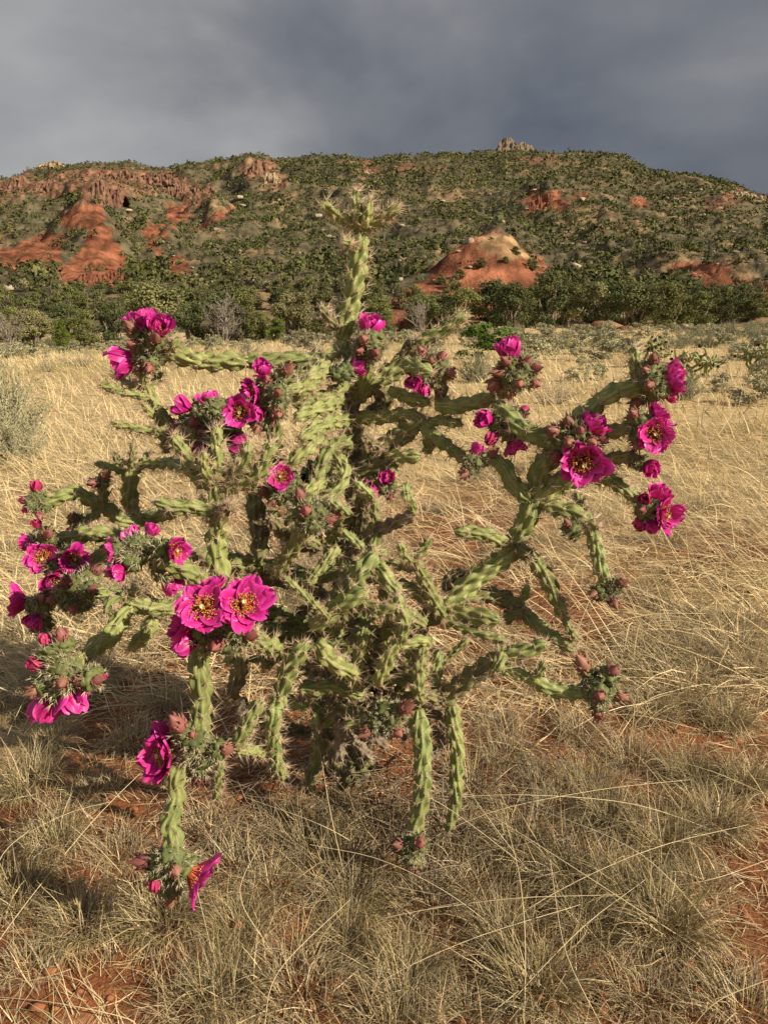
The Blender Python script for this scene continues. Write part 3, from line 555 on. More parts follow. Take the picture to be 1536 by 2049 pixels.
S([(890,1240,1.4),(850,1160,1.38),(822,1112,1.36)],15,13); S([(826,1125,1.36),(808,1105,1.34),(798,1086,1.33)],11,9); S([(826,1120,1.36),(848,1100,1.36),(860,1074,1.36)],12,10); S([(850,1250,1.38),(800,1220,1.36),(760,1180,1.35)],17,15); S([(860,1200,1.4),(820,1180,1.4),(760,1160,1.4)],16,15); S([(900,1190,1.45),(895,1160,1.46),(930,1146,1.47)],14,12,'d')
S([(840,1410,1.34),(835,1350,1.33),(850,1290,1.33)],14,13,dens=9); S([(870,1400,1.4),(872,1340,1.4),(880,1300,1.4)],15,13); S([(716,1385,1.33),(720,1320,1.33),(735,1270,1.33)],16,14); S([(640,1450,1.4),(690,1420,1.38),(740,1440,1.34)],16,14,'d')
cluster(770,1440,1.29,[],[(810,1416,17,-0.02),(730,1466,15,-0.02),(795,1466,14,-0.03)],fill=13,R=36)
S([(760,1400,1.33),(765,1420,1.31),(770,1450,1.29)],18,16); S([(690,1450,1.3),(720,1445,1.3),(760,1440,1.3)],14,13,dens=10)
# right middle arm, rising
S([(700,1350,1.58),(790,1270,1.5),(890,1215,1.42)],26,22,'d'); S([(876,1225,1.42),(955,1160,1.43),(1034,1096,1.44)],23,21,dens=6); S([(1026,1092,1.44),(970,1072,1.42),(908,1062,1.41)],17,14); S([(1032,1095,1.44),(1050,1108,1.41),(1062,1122,1.40)],18,13,'d',9)
S([(1040,1092,1.44),(1092,1160,1.42),(1128,1235,1.41)],17,14); S([(1126,1228,1.41),(1142,1262,1.41),(1156,1284,1.41)],10,8)
S([(1034,1088,1.44),(1050,1040,1.44),(1072,988,1.44)],22,20); S([(1064,1004,1.44),(1018,958,1.44),(985,910,1.45)],18,16); S([(1000,918,1.45),(960,925,1.44),(925,944,1.43)],13,11)
cluster(945,930,1.43,[(954,904,22,'cup',0.02,0.1)],[(928,948,12),(985,905,13,0.01)],fill=7,R=22)
S([(1064,1000,1.44),(1128,1018,1.42),(1190,1050,1.40)],18,16); S([(1180,1046,1.4),(1192,1105,1.39),(1215,1170,1.38)],16,14); S([(1172,1046,1.4),(1185,1052,1.39),(1198,1054,1.38)],11,9,'d'); S([(1165,1040,1.42),(1160,1005,1.46),(1150,985,1.48)],11,10)
cluster(1212,1178,1.38,[],[(1246,1166,12),(1186,1190,11),(1226,1204,12),(1135,1048,10)],fill=10,R=25)
S([(1066,1000,1.44),(1120,972,1.43),(1182,920,1.42)],23,21); S([(1150,955,1.43),(1212,958,1.41),(1282,1005,1.40)],15,13)
cluster(1300,1020,1.40,[(1320,985,32,'cup',0,0.1),(1330,1030,40,'half',-0.02,0.2),(1282,1046,20,'wilt',-0.01,0.1),(1300,1052,24,'cup',-0.02,0.05),(1292,1000,18,'wilt',-0.02,0.1)],[(1285,1020,11,-0.03)],fill=11,R=30)
S([(1070,995,1.44),(1080,945,1.44),(1105,895,1.43)],24,22)
cluster(1150,885,1.40,[(1185,846,38,'cup',-0.02,0.15),(1166,926,52,'open',-0.05,0.5)],[(1105,862,16,-0.03),(1137,846,17,-0.02),(1182,888,17,-0.05),(1137,886,15,-0.06),(1112,914,15,-0.03),(1204,880,13,-0.02),(1160,860,12,-0.05)],fill=14,R=38)
S([(1125,892,1.42),(1050,858,1.44),(985,806,1.48)],21,19,dens=13,sl=1.15)
cluster(1010,850,1.47,[(966,838,26,'cup',-0.02,0.05),(984,876,20,'wilt',-0.02,0.1),(1030,890,30,'half',-0.01,0.1),(1048,820,13,'wilt',0.05,0.1)],[],fill=3,R=24)
S([(870,812,1.52),(930,812,1.5),(990,792,1.49)],17,15); S([(1000,795,1.49),(1015,770,1.48),(1028,745,1.47)],14,13)
cluster(1030,745,1.46,[(1020,696,38,'cup',0,0.1)],[(1012,724,14,-0.03),(1050,724,13),(986,772,17,-0.01),(1038,768,13,-0.06),(1072,768,12),(1068,738,13),(998,745,14),(1020,790,12,0)],fill=15,R=38)
# upper right arms
S([(1120,880,1.41),(1160,838,1.40),(1200,800,1.40)],22,21,dens=8); S([(1190,806,1.40),(1240,780,1.39),(1295,768,1.38)],21,19,dens=8); S([(1270,760,1.39),(1266,725,1.39),(1266,690,1.39)],12,10,dens=9)
cluster(1308,765,1.38,[(1346,756,40,'cup',-0.01,0.1),(1342,790,20,'wilt',-0.01,0.1)],[(1298,770,14,-0.05),(1306,722,13),(1270,808,14,0.01),(1290,740,11,-0.03)],fill=14,R=38)
S([(1175,870,1.41),(1225,862,1.4),(1280,855,1.38)],16,14); S([(1175,925,1.41),(1225,916,1.4),(1278,915,1.39)],14,13)
cluster(1288,860,1.38,[(1316,832,36,'half',0,0.15),(1308,868,40,'open',-0.04,0.5),(1318,890,24,'half',-0.02,0.2)],[(1266,828,13,-0.03),(1275,890,12,-0.03)],fill=12,R=34)
cluster(1278,920,1.39,[(1302,936,25,'cup',-0.02,0.3)],[],fill=8,R=24)
# upper right of the trunk
cluster(737,695,1.56,[(741,652,34,'cup',0,0.1)],[(728,680,13,-0.05),(750,705,12,-0.05),(720,700,11,-0.04),(762,690,10)],fill=15,R=38); S([(715,790,1.6),(730,750,1.58),(737,705,1.56)],16,15)
S([(700,800,1.60),(765,752,1.62),(828,712,1.63)],23,20,dens=6); S([(812,718,1.63),(822,698,1.62),(832,686,1.61)],19,17,'d'); S([(825,694,1.62),(876,668,1.61),(935,630,1.60)],15,12,dens=11,sl=1.1)
S([(745,775,1.6),(770,800,1.62),(735,830,1.62)],16,15,'d')
cluster(868,740,1.52,[(828,764,24,'cup',-0.02,0.0),(846,780,22,'cup',-0.01,0.0)],[(902,746,13),(882,712,12),(845,705,11),(862,722,11,-0.04)],fill=15,R=36); S([(808,730,1.52),(835,738,1.48),(866,746,1.46)],18,15,dens=2); S([(884,812,1.53),(882,780,1.53),(872,745,1.52)],14,13,'d')
S([(705,838,1.59),(765,832,1.56),(838,830,1.54)],15,14); S([(778,780,1.58),(815,796,1.56),(860,806,1.54)],14,13); S([(830,830,1.54),(870,875,1.52),(935,925,1.5)],14,12); S([(850,850,1.53),(880,840,1.52),(925,850,1.51)],12,10); S([(850,870,1.53),(858,890,1.53),(850,910,1.54)],11,10)
S([(714,945,1.58),(785,885,1.55),(846,836,1.53)],24,20,'d'); S([(690,965,1.57),(735,945,1.54),(790,925,1.52)],20,18,'d'); S([(772,915,1.52),(806,912,1.5),(842,914,1.48)],15,14); S([(760,905,1.55),(745,885,1.5),(730,870,1.48)],10,9,'d',9)
cluster(775,965,1.48,[(772,955,20,'cup',-0.02,0.1),(745,984,26,'half',-0.02,0.1)],[(780,994,10,-0.01)],fill=8,R=22); S([(785,925,1.52),(785,945,1.5),(776,965,1.48)],12,11)
# right, low
S([(885,1218,1.42),(940,1228,1.39),(1000,1242,1.37)],20,18,dens=6); S([(885,1235,1.4),(950,1262,1.38),(1014,1284,1.36)],13,10,dens=9); S([(880,1210,1.45),(960,1190,1.48),(1048,1215,1.48)],19,18,'d',4); S([(1040,1210,1.48),(1050,1190,1.47),(1056,1172,1.46)],10,8); S([(1036,1215,1.48),(1095,1265,1.44),(1150,1302,1.4)],16,12); S([(1000,1240,1.48),(1025,1232,1.46),(1046,1220,1.46)],15,13,'d')
S([(880,1405,1.38),(950,1350,1.36),(1012,1310,1.35)],21,19,'d'); S([(1004,1312,1.35),(1045,1300,1.34),(1094,1286,1.33)],17,15,dens=5); S([(1004,1300,1.35),(1000,1320,1.33),(990,1345,1.32)],14,12,dens=5); S([(998,1336,1.35),(1035,1350,1.34),(1078,1362,1.33)],13,12,dens=3); S([(1066,1358,1.33),(1078,1342,1.32),(1088,1324,1.31)],10,9,dens=2); S([(1062,1360,1.33),(1120,1382,1.32),(1180,1386,1.31)],16,15,dens=2)
cluster(1195,1375,1.31,[],[(1166,1330,18,0),(1226,1340,14),(1198,1392,15,-0.05),(1240,1394,12),(1196,1432,13,0)],fill=13,R=36)
S([(845,1390,1.36),(870,1395,1.37),(895,1398,1.38)],17,16,'d'); S([(715,1420,1.5),(780,1410,1.42),(860,1400,1.38)],20,18,'d')
S([(836,1420,1.32),(842,1500,1.30),(846,1560,1.28)],20,19,dens=4); S([(846,1540,1.28),(842,1610,1.26),(822,1685,1.24)],19,16,dens=4)
cluster(826,1692,1.24,[],[(794,1690,14),(840,1686,13,-0.03),(825,1738,14,0)],fill=9,R=27)
S([(904,1405,1.38),(912,1500,1.36),(912,1600,1.34)],16,15,dens=3); S([(914,1585,1.34),(906,1630,1.33),(894,1664,1.32)],13,11,dens=3)
# more of the inner thicket behind, joining the arms to the trunk
tr = random.Random(11)
for i in range(46):
    a = tr.uniform(0, 6.283); x0 = 700+tr.gauss(0, 35); y0 = tr.uniform(1090, 1470); Y0 = 1.58+tr.uniform(-0.08, 0.06)
    ln = tr.uniform(90, 190); x1 = x0+math.cos(a)*ln*1.15; y1 = y0+math.sin(a)*ln*0.8; Y1 = Y0+tr.uniform(-0.24, 0.14)
    if y1 > 1530: y1 = 1530
    S([(x0, y0, Y0), ((x0+x1)/2+tr.gauss(0, 12), (y0+y1)/2+tr.gauss(0, 12)-8, (Y0+Y1)/2), (x1, y1, Y1)], tr.uniform(10, 16), None, tr.choice('gggdw'), 1.5, 0.85)
    if tr.random() < 0.6: S([(x1, y1, Y1), (x1+tr.gauss(0, 25), y1+tr.gauss(0, 25), Y1-0.03), (x1+tr.gauss(0, 55), y1-abs(tr.gauss(0, 45)), Y1-0.05)], tr.uniform(8, 12), None, 'g', 2, 0.85)
for i in range(9):
    x0 = 440+tr.gauss(0, 60); y0 = tr.uniform(1020, 1260); S([(640, y0+60, 1.58), ((x0+640)/2, y0+30+tr.gauss(0, 10), 1.52), (x0, y0, 1.45+tr.uniform(-.05, .1))], tr.uniform(14, 18), None, tr.choice('gd'), 6)
for i in range(16):    # dead joints hanging low in the thicket
    x0 = tr.uniform(480, 900); y0 = tr.uniform(1330, 1470); Y0 = tr.uniform(1.35, 1.58); S([(x0, y0, Y0), (x0+tr.gauss(0, 15), y0+35, Y0), (x0+tr.gauss(0, 35), y0+tr.uniform(60, 90), Y0)], tr.uniform(9, 13), None, 'w', 4)
# ================================================================== TREES
JUN = np.array([0.140, 0.150, 0.050]); DARKJ = np.array([0.092, 0.105, 0.042]); PALEJ = np.array([0.200, 0.192, 0.085]); BRIGHT = np.array([0.125, 0.175, 0.028]); GREYJ = np.array([0.13, 0.12, 0.085])
def crown_mesh(seed, w, h, nl, per, leaf, col, cone=0.0, gap=0.0):
    rng = np.random.default_rng(seed); b = MB()
    for i in range(nl):
        z = rng.uniform(0.10, 0.95); a = rng.random()*6.283; rmax = w*0.5*(math.sin(math.pi*(z*0.80+0.16))**0.7)*(1-cone*z)
        r_ = rmax*math.sqrt(rng.random())*0.9; c = np.array([r_*math.cos(a), r_*math.sin(a), z*h]); s = rng.uniform(0.13, 0.24)*min(w, h)
        n = int(per*rng.uniform(0.6, 1.3)); d = unit(n, rng); d[:, 2] = d[:, 2]*0.8+0.12; p = c+d*s*(rng.random((n, 1))**0.45)*np.array([1, 1, 0.8])
        p[:, 2] = np.maximum(p[:, 2], 0.02*h); nr_ = d+unit(n, rng)*0.8; nr_ /= np.linalg.norm(nr_, axis=1)[:, None]
        V, Q = leafquads(p, nr_, leaf*rng.uniform(0.6, 1.4, n), rng, 0.55)
        cc = col*(1+rng.normal()*0.16)*(1+rng.normal(size=(n, 1))*0.15).clip(0.6, 1.4); b.add(V, Q=Q, c=np.repeat(cc, 4, 0))
    return b.mesh('crown', [M['leaf']])
def trunk_mesh(seed, w, h):
    rng = np.random.default_rng(seed); b = MB(); r0 = 0.035*h+0.03
    for i in range(9):
        a = rng.random()*6.283; sp = rng.uniform(0.1, 0.40)*w; top = np.array([math.cos(a)*sp, math.sin(a)*sp, h*rng.uniform(0.45, 0.92)])
        pts = catmull([(rng.normal()*r0, rng.normal()*r0, -0.15), top*np.array([0.35, 0.35, 0.35])+rng.normal(size=3)*0.06*h, top*0.7+rng.normal(size=3)*0.05*h, top], 9)
        V, Q = tube(pts, np.linspace(r0*(1 if i == 0 else 0.6), r0*0.12, 9), 6); b.add(V, Q=Q)
    return b.mesh('trunk', [M['bark']], True)
def bare_mesh(seed, w, h, n=16):
    rng = np.random.default_rng(seed); b = MB()
    for i in range(n):
        a = rng.random()*6.283; sp = rng.uniform(0.1, 0.5)*w; top = np.array([math.cos(a)*sp, math.sin(a)*sp, h*rng.uniform(0.5, 1.0)])
        pts = catmull([(0, 0, -0.1), top*0.4+rng.normal(size=3)*0.06*h, top*0.75+rng.normal(size=3)*0.05*h, top], 8); V, Q = tube(pts, np.linspace(0.022*h, 0.004*h, 8), 4); b.add(V, Q=Q)
        for k in range(9):
            p0 = pts[rng.integers(2, 8)]; dr = unit(1, rng)[0]*np.array([1, 1, 0.7])+np.array([0, 0, 0.45]); l_ = rng.uniform(0.1, 0.25)*h
            p1 = p0+dr*l_; V, Q = tube([p0, p0+dr*l_*0.5+rng.normal(size=3)*0.02*h, p1], [0.006*h, 0.005*h, 0.002*h], 3); b.add(V, Q=Q)
            for q in range(3):
                dd = dr+unit(1, rng)[0]*0.8; V, Q = tube([p0+dr*l_*0.6, p0+dr*l_*0.6+dd*l_*0.35, p0+dr*l_*0.6+dd*l_*0.6], [0.004*h, 0.003*h, 0.0015*h], 3); b.add(V, Q=Q)
    return b.mesh('branches', [M['grey']])
KIND = {'dark': (DARKJ, 0.15), 'jun': (JUN, 0.15), 'pale': (PALEJ, 0.1), 'bright': (BRIGHT, 0.45), 'grey': (GREYJ, 0.1)}
CROWN = {}; TRUNK = [trunk_mesh(40+i, 3.0, 3.4) for i in range(4)]
def tree(px, Y, wpx, hpx, kind, label, group=None, var=None):
    p = on(px, Y, -0.05); sc = (Y*cp)/F; w = wpx*sc*0.84; h = hpx*sc*0.80; k = (kind, (var if var is not None else int(px)) % 4)
    if k not in CROWN: CROWN[k] = crown_mesh(hash(kind) % 97 if False else sum(map(ord, kind))+k[1]*13, 3.0, 3.4, 34, 190, 0.15, KIND[kind][0], KIND[kind][1])
    e_ = ob('juniper_tree' if kind != 'pale' else 'pinyon_tree', None, loc=p); e_.rotation_euler = (0, 0, px*0.37); e_.scale = (w/3.0, w/3.0, h/3.4)
    ob('trunk', TRUNK[k[1]], e_); ob('crown', CROWN[k], e_); tag(e_, label, 'tree', group); return e_
def bare(px, Y, wpx, hpx, label, seed, cat='dead tree', nm='bare_tree', group=None):
    p = on(px, Y, -0.05); sc = (Y*cp)/F; o = ob(nm, bare_mesh(seed, wpx*sc, hpx*sc), loc=p); tag(o, label, cat, group)
T_ = [ # px, Y, width px, height px, kind, label
 (72, 40, 105, 100, 'pale', 'pale olive juniper beside the bare grey shrub at the grass edge'), (126, 37, 48, 82, 'bright', 'small bright green upright juniper at the edge of the grass'), (172, 41, 74, 96, 'jun', 'mid green juniper just behind the small bright upright one'),
 (228, 44, 92, 116, 'dark', 'round dark juniper between the paler trees behind the topmost left flowers'), (322, 52, 160, 138, 'pale', 'tall spreading pale pinyon standing above its neighbours in the tree line'), (280, 47, 74, 84, 'jun', 'low juniper tucked under the tall pale pinyon'), (388, 50, 96, 106, 'dark', 'dark juniper between the tall pale pinyon and the bare grey tree'),
 (522, 50, 66, 74, 'jun', 'small juniper right beside the bare grey tree'), (592, 54, 120, 112, 'pale', 'broad lit pinyon behind the upright top stem of the cactus'), (555, 49, 60, 60, 'bright', 'low bright green bushy juniper in front of the broad lit pinyon'), (645, 50, 74, 70, 'jun', 'small juniper close behind the short dark stub of the cactus'),
 (768, 54, 62, 62, 'jun', 'small juniper beside the red rock bank'), (752, 62, 90, 92, 'jun', 'bushy juniper behind the red rock bank'), (880, 66, 130, 86, 'dark', 'wide low juniper below the red mound'), (986, 64, 116, 112, 'dark', 'dark juniper standing right in front of the red mound'),
 (930, 60, 112, 100, 'jun', 'bushy juniper before the left foot of the red mound'), (1022, 58, 104, 112, 'dark', 'dark juniper before the right foot of the red mound'), (846, 63, 96, 84, 'jun', 'low juniper between the red rock bank and the mound'),
 (1092, 52, 104, 142, 'dark', 'tallest dark juniper with branches down to the sage'), (1056, 62, 80, 110, 'jun', 'juniper half hidden behind the tallest dark one'), (1180, 62, 120, 112, 'pale', 'open brownish pinyon above the red slabs'), (1272, 60, 132, 116, 'dark', 'big round dark pinyon right of the red slabs'), (1336, 64, 112, 112, 'jun', 'juniper adjoining the big round dark pinyon'),
 (1392, 70, 92, 92, 'jun', 'juniper at the end of the tree line near the pale rock'), (1135, 72, 96, 104, 'jun', 'juniper behind the open brownish pinyon'), (1228, 74, 100, 108, 'dark', 'dark juniper at the back between two pinyons'), (20, 52, 90, 88, 'jun', 'juniper behind the bare grey shrub'), (140, 54, 92, 96, 'dark', 'dark juniper back of the small bright upright one'),
 (440, 60, 110, 110, 'dark', 'dark juniper behind the bare grey tree'), (486, 64, 100, 106, 'jun', 'green juniper behind and right of the bare grey tree'), (690, 60, 96, 88, 'dark', 'dark juniper directly behind the cactus top stem'), (830, 88, 60, 52, 'jun', 'small juniper on the red flank left of the mound'), (1440, 76, 84, 72, 'dark', 'dark juniper under the long red bank'), (1505, 80, 96, 70, 'jun', 'juniper at the foot of the long red bank')]
for q in T_: tree(*q)
bare(22, 39, 66, 80, 'leafless grey shrub with tangled twigs at the grass edge', 3, 'shrub', 'bare_shrub'); bare(448, 49, 84, 92, 'leafless grey twiggy tree in the tree line', 5); tree(470, 50, 90, 96, 'grey', 'thin greyish half-bare pinyon against the leafless twiggy tree'); bare(842, 60, 90, 60, 'low leafless grey shrub below the red mound', 7, 'shrub', 'bare_shrub')
# hillside trees: the 260 that show largest, then the mass
rng = np.random.default_rng(99); n = 54000
Yt = np.sqrt(rng.uniform(82**2, 735**2, n)); ut = rng.uniform(-0.66, 0.66, n); xt = ut*Yt; zt = mz(xt, Yt); V = np.stack([xt, Yt, zt], 1)
r, c, t = masks(V); dn = fbm(xt/30, Yt/45, 3, 101); pxx, pyy = proj(V)
slope_r = 0.62+0.25*(pxx < 700)
keep = (rng.random(n) < np.where(r | t, 0.05, np.where(c, 0.34, np.clip((dn-0.30)*5.0, 0.28, 1)*0.90))) & (zt > gz(xt, Yt)+0.1)
V = V[keep]; o_ = np.argsort(V[:, 1]); V = V[o_]
MEDC = [crown_mesh(300+i, 3.0, 3.2, 22, 60, 0.26, col, 0.15) for i, col in enumerate((DARKJ, JUN, JUN*0.9, PALEJ*0.8))]; MEDT = TRUNK[0]
lab = ['dark juniper growing on the lower mountain slope', 'green juniper growing on the lower mountain slope', 'green juniper growing on the lower mountain slope', 'pale olive pinyon growing on the lower mountain slope']
inview = (np.abs(V[:, 0]/V[:, 1]) < 0.54); idx = np.where(inview)[0][:230]
for i in idx:
    k = rng.integers(4); s = rng.uniform(0.42, 0.85); e_ = ob('pinyon_tree' if k == 3 else 'juniper_tree', None, loc=Vector(V[i])-Vector((0, 0, 0.15))); e_.rotation_euler = (0, 0, rng.random()*6.28); e_.scale = (s*rng.uniform(0.85, 1.2), s*rng.uniform(.85, 1.2), s*rng.uniform(0.85, 1.2))
    ob('trunk', MEDT, e_); ob('crown', MEDC[k], e_); tag(e_, lab[k], 'tree', ['dark junipers on the lower slope', 'green junipers on the lower slope', 'green junipers on the lower slope', 'pale pinyons on the lower slope'][k])
rest = np.setdiff1d(np.arange(len(V)), idx); PV, PQ, PC, off_ = [], [], [], 0
for lo, hi, K, q0, q1 in ((0, 240, 28, 0.34, 0.6), (240, 400, 13, 0.45, 0.8), (400, 2000, 6, 0.7, 1.15)):
    C = V[rest]; C = C[(C[:, 1] >= lo) & (C[:, 1] < hi)]; m = len(C)
    sz = rng.choice([0.6, 0.85, 1.1, 1.4, 1.9], m, p=[.2, .28, .27, .17, .08])*rng.uniform(0.85, 1.15, m)*(1+0.15*(C[:, 1] > 500)); dd = unit(m*K, rng).reshape(m, K, 3); dd[..., 2] = np.abs(dd[..., 2])*1.0-0.15
    rad = rng.random((m, K, 1))**0.4; lump = 1+0.35*(rng.random((m, K, 1))-0.5)
    Cc = C[:, None]+dd*rad*lump*sz[:, None, None]*np.array([1.0, 1.0, 1.15])+np.array([0, 0, 1])*sz[:, None, None]*0.55
    nn = dd.reshape(-1, 3)+unit(m*K, rng)*0.45; nn /= np.linalg.norm(nn, axis=1)[:, None]
    Vq, Q = leafquads(Cc.reshape(-1, 3), nn, np.repeat(sz, K)*rng.uniform(q0, q1, m*K), rng, 0.7)
    tc_ = np.where(rng.random((m, 1)) < 0.45, DARKJ, np.where(rng.random((m, 1)) < 0.7, JUN, PALEJ*0.85))*rng.uniform(0.5, 1.0, (m, 1))
    PV.append(Vq); PQ.append(Q+off_); off_ += len(Vq); PC.append(np.repeat(np.repeat(tc_, K, 0)*rng.uniform(0.75, 1.25, (m*K, 1)), 4, 0))
Vq = np.concatenate(PV); Q = np.concatenate(PQ); cc = np.concatenate(PC)
tag(ob('mountain_woodland', mesh_np('mountain_woodland', Vq, [Q], [M['farleaf']], cc)), 'scattered juniper and pinyon woodland covering the mountain slopes', 'woodland', kind='stuff')
# ------------------------------------------------------------------ rocks
def ico(sub=2):
    import bmesh
    bm = bmesh.new(); bmesh.ops.create_icosphere(bm, subdivisions=sub, radius=1); V = np.array([v.co[:] for v in bm.verts]); Fc = np.array([[v.index for v in f.verts] for f in bm.faces]); bm.free(); return V, Fc
IV, IF = ico(3)
def rock_mesh(seed, mt, sq=0.5, am=0.25):
    rng = np.random.default_rng(seed); V = IV.copy()
    for k in range(9):                                   # planar cuts make it angular
        d = unit(1, rng)[0]; lim = rng.uniform(0.55, 0.9); pr = V@d; V = V-np.maximum(pr-lim, 0)[:, None]*d*0.92
    nz_ = fbm(V[:, 0]*2+seed, V[:, 1]*2+V[:, 2]*1.7, 4, seed); V = V*(1+am*(nz_-0.5))[:, None]; V[:, 2] *= sq+0.3; V[:, 0] *= 1.2
    return mesh_np('rock', V, [IF], [mt], None, False)
RK = [rock_mesh(i, M['boulder']) for i in range(6)]; SL = [rock_mesh(20+i, M['slab'], 0.25, 0.35) for i in range(3)]
def boulder(px, Y, wpx, label, group=None, meshes=RK, i=0, name='boulder', up=0.25, flat=1.0):
    p = on(px, Y); sc = Y*cp/F; s = wpx*sc*0.5; flat = flat*0.85; o = ob(name, meshes[i % len(meshes)], loc=p+Vector((0, 0, s*up))); o.scale = (s, s*0.9, s*flat); o.rotation_euler = (0.1*math.sin(i*3), 0.15*math.cos(i*5), i*1.7); tag(o, label, 'rock', group); return o
def boulder_at(px, py, wpx, *a, **k):
    """find the slope distance where this pixel meets the terrain"""
    ys = np.concatenate([np.arange(62, 140, 0.5), np.arange(140, 720, 1.5)]); d_ = ray(px, py); zz = CAMH+ys*d_[2]/d_[1]; xx = ys*d_[0]/d_[1]; hit = np.where(mz(xx, ys) >= zz)[0]
    if not len(hit): return
    boulder(px, float(ys[hit[0]]), wpx, *a, **k)
big = [(868,500,26,'pale rounded boulder left of the red mound top'),(938,488,22,'pale boulder perched on the left shoulder of the red mound'),(1148,537,25,'largest rounded tan boulder on the slope right of the red mound'),(1126,532,17,'pale leaning boulder against the largest tan one'),(1428,508,24,'pale block on the red ground at the right slope'),(1392,470,18,'whitish block high on the right slope'),(1300,463,14,'small whitish boulder among trees on the right slope'),(1200,560,28,'flat pale slab among trees beside the mound'),(92,572,34,'pale broken boulder under the large red slope'),(112,582,30,'second pale boulder under the large red slope'),(20,580,26,'grey boulder on the lower left slope'),(508,570,32,'pale boulder in the rock pile above the tree line'),(566,566,24,'rounded tan boulder at the end of the rock pile'),(535,572,22,'pinkish boulder in the middle of the rock pile'),(400,576,20,'pale boulder between trees by the small red outcrop'),(380,575,18,'smaller pale boulder by the small red outcrop'),(770,556,22,'tan boulder behind the cactus stem on the slope'),(800,562,16,'narrow tan boulder left of the red flank'),(1240,505,18,'grey boulder above the right tree line')]
for i, b_ in enumerate(big): boulder_at(*b_, i=i)
rr_ = random.Random(3)
for i in range(150):
    px = rr_.uniform(250, 1530); py = rr_.uniform(340+0.10*max(px-1000, 0), 600) if px > 600 else rr_.uniform(400, 590); boulder_at(px, py, rr_.choice([6, 7, 8, 9, 11, 13, 17]), 'small pale boulder scattered among the hillside trees', 'scattered hillside boulders', i=i, up=0.5, flat=rr_.uniform(0.55, 0.9))
for i, (px, Y, w) in enumerate(((1215, 58, 62), (1250, 57, 34), (1268, 56, 24), (1190, 60, 40), (1160, 61, 44), (1282, 57, 18))): boulder(px, Y, w, 'low reddish slab at the foot of the pinyons', 'red slabs at the tree line foot', SL, i, 'flat_rock', 0.15, 0.9)
boulder(1368, 58, 32, 'pale rock at the edge of the sagebrush flat', None, RK, 2)
def outcrop(px0, px1, pt, pb, seed, label, mt, Yd=None):
    """ledge of jointed columns following the slope"""
    rng = np.random.default_rng(seed); b = MB(); xs = px0
    ys = np.arange(80, 800, 1.5); d_ = ray((px0+px1)/2, pb); zz = CAMH+ys*d_[2]/d_[1]; hit = np.where(mz(ys*d_[0]/d_[1], ys) >= zz)[0]; Y = float(ys[hit[0]]) if len(hit) and Yd is None else (Yd or 690)
    O = P((px0+px1)/2, pb, Y); sc = Y*cp/F
    wpx = px1-px0; hp = pb-pt; nx_ = int(max(wpx*0.9, 24)); nz_ = 12; X = np.linspace(-0.5, 0.5, nx_)*wpx*sc; env = np.sin(np.pi*np.linspace(0.06, 0.94, nx_))**0.45
    blk = np.floor(np.linspace(0, wpx/9.0, nx_)+0.6*vn(np.linspace(0, wpx/7, nx_), 0*X+seed, seed)); top = hp*sc*env*((0.84+0.18*h2(blk, blk*0, seed+5) if seed < 3 else 0.62+0.45*h2(blk, blk*0, seed+5))+0.18*(fbm(X/(3*sc), 0*X+seed, 3, seed)-0.5))
    rows = []
    for j in range(nz_):
        zf = j/(nz_-1); led = np.floor(zf*3.999)/4; z_ = -0.35*hp*sc+zf*(top+0.35*hp*sc)
        joint = (h2(blk, blk*0+np.floor(zf*3.999), seed+9)-0.5)*7*sc+(fbm(X/(2.2*sc), 0*X+zf*3, 3, seed+3)-0.5)*7*sc
        rows.append(np.stack([X*(1.06-0.06*zf)+(fbm(X/(4*sc), 0*X+zf*5, 2, seed+8)-0.5)*3*sc, joint+led*hp*sc*0.55+zf*hp*sc*0.25, z_], 1))
    for bk, dz in ((0.5, 0.02), (1.2, -0.25), (2.2, -0.9)): rows.append(np.stack([X*(0.95-0.1*bk), np.full(nx_, hp*sc*(0.8+bk)), top*0.95+dz*hp*sc], 1))
    V = np.concatenate(rows); I = np.arange(len(V)).reshape(len(rows), nx_); Q = np.stack([I[:-1, :-1], I[:-1, 1:], I[1:, 1:], I[1:, :-1]], -1).reshape(-1, 4); b.add(V, Q=Q)
    tag(ob('rock_outcrop', b.mesh('rock_outcrop', [mt]), loc=O), label, 'rock outcrop')
cl = mat('cliff', (0.12, 0.062, 0.042), (0.27, 0.155, 0.10), scale=0.25, rough=0.95, bump=0.8, bscale=1.2, bdist=0.5); tn = mat('tan_cliff', (0.27, 0.20, 0.12), (0.42, 0.33, 0.21), scale=0.3, rough=0.95, bump=0.8, bscale=1.2, bdist=0.5); rd = mat('red_bank', (0.15, 0.056, 0.034), (0.26, 0.10, 0.055), scale=0.6, rough=0.95, bump=0.8, bscale=2.5, bdist=0.3)
sk = mat('summit_rock', (0.15, 0.115, 0.08), (0.27, 0.21, 0.15), scale=0.3, rough=0.95, bump=0.8, bscale=1.2, bdist=0.5)
outcrop(998, 1036, 271, 304, 1, 'tall brown rock crown on the mountain summit', sk, 690); outcrop(1028, 1070, 284, 306, 2, 'lower stepped brown rocks right of the summit crown', sk, 688)
outcrop(0, 58, 352, 384, 3, 'brown cliff ledge at the left end of the ridge', cl); outcrop(150, 240, 362, 404, 4, 'pinkish cliff band above the large red slope', cl); outcrop(140, 350, 342, 363, 5, 'long thin red ledge below the left ridge top', cl); outcrop(300, 425, 366, 392, 6, 'pink columned cliff band right of the large red slope', cl); outcrop(60, 150, 358, 378, 18, 'dark red ledge joining the left cliffs', cl); outcrop(375, 402, 380, 416, 7, 'narrow buttress under the pink columned cliff', cl); outcrop(488, 532, 316, 350, 8, 'brown knob of rock near the ridge top', cl); outcrop(520, 560, 345, 370, 9, 'tilted pale slab below the brown rock knob', tn)
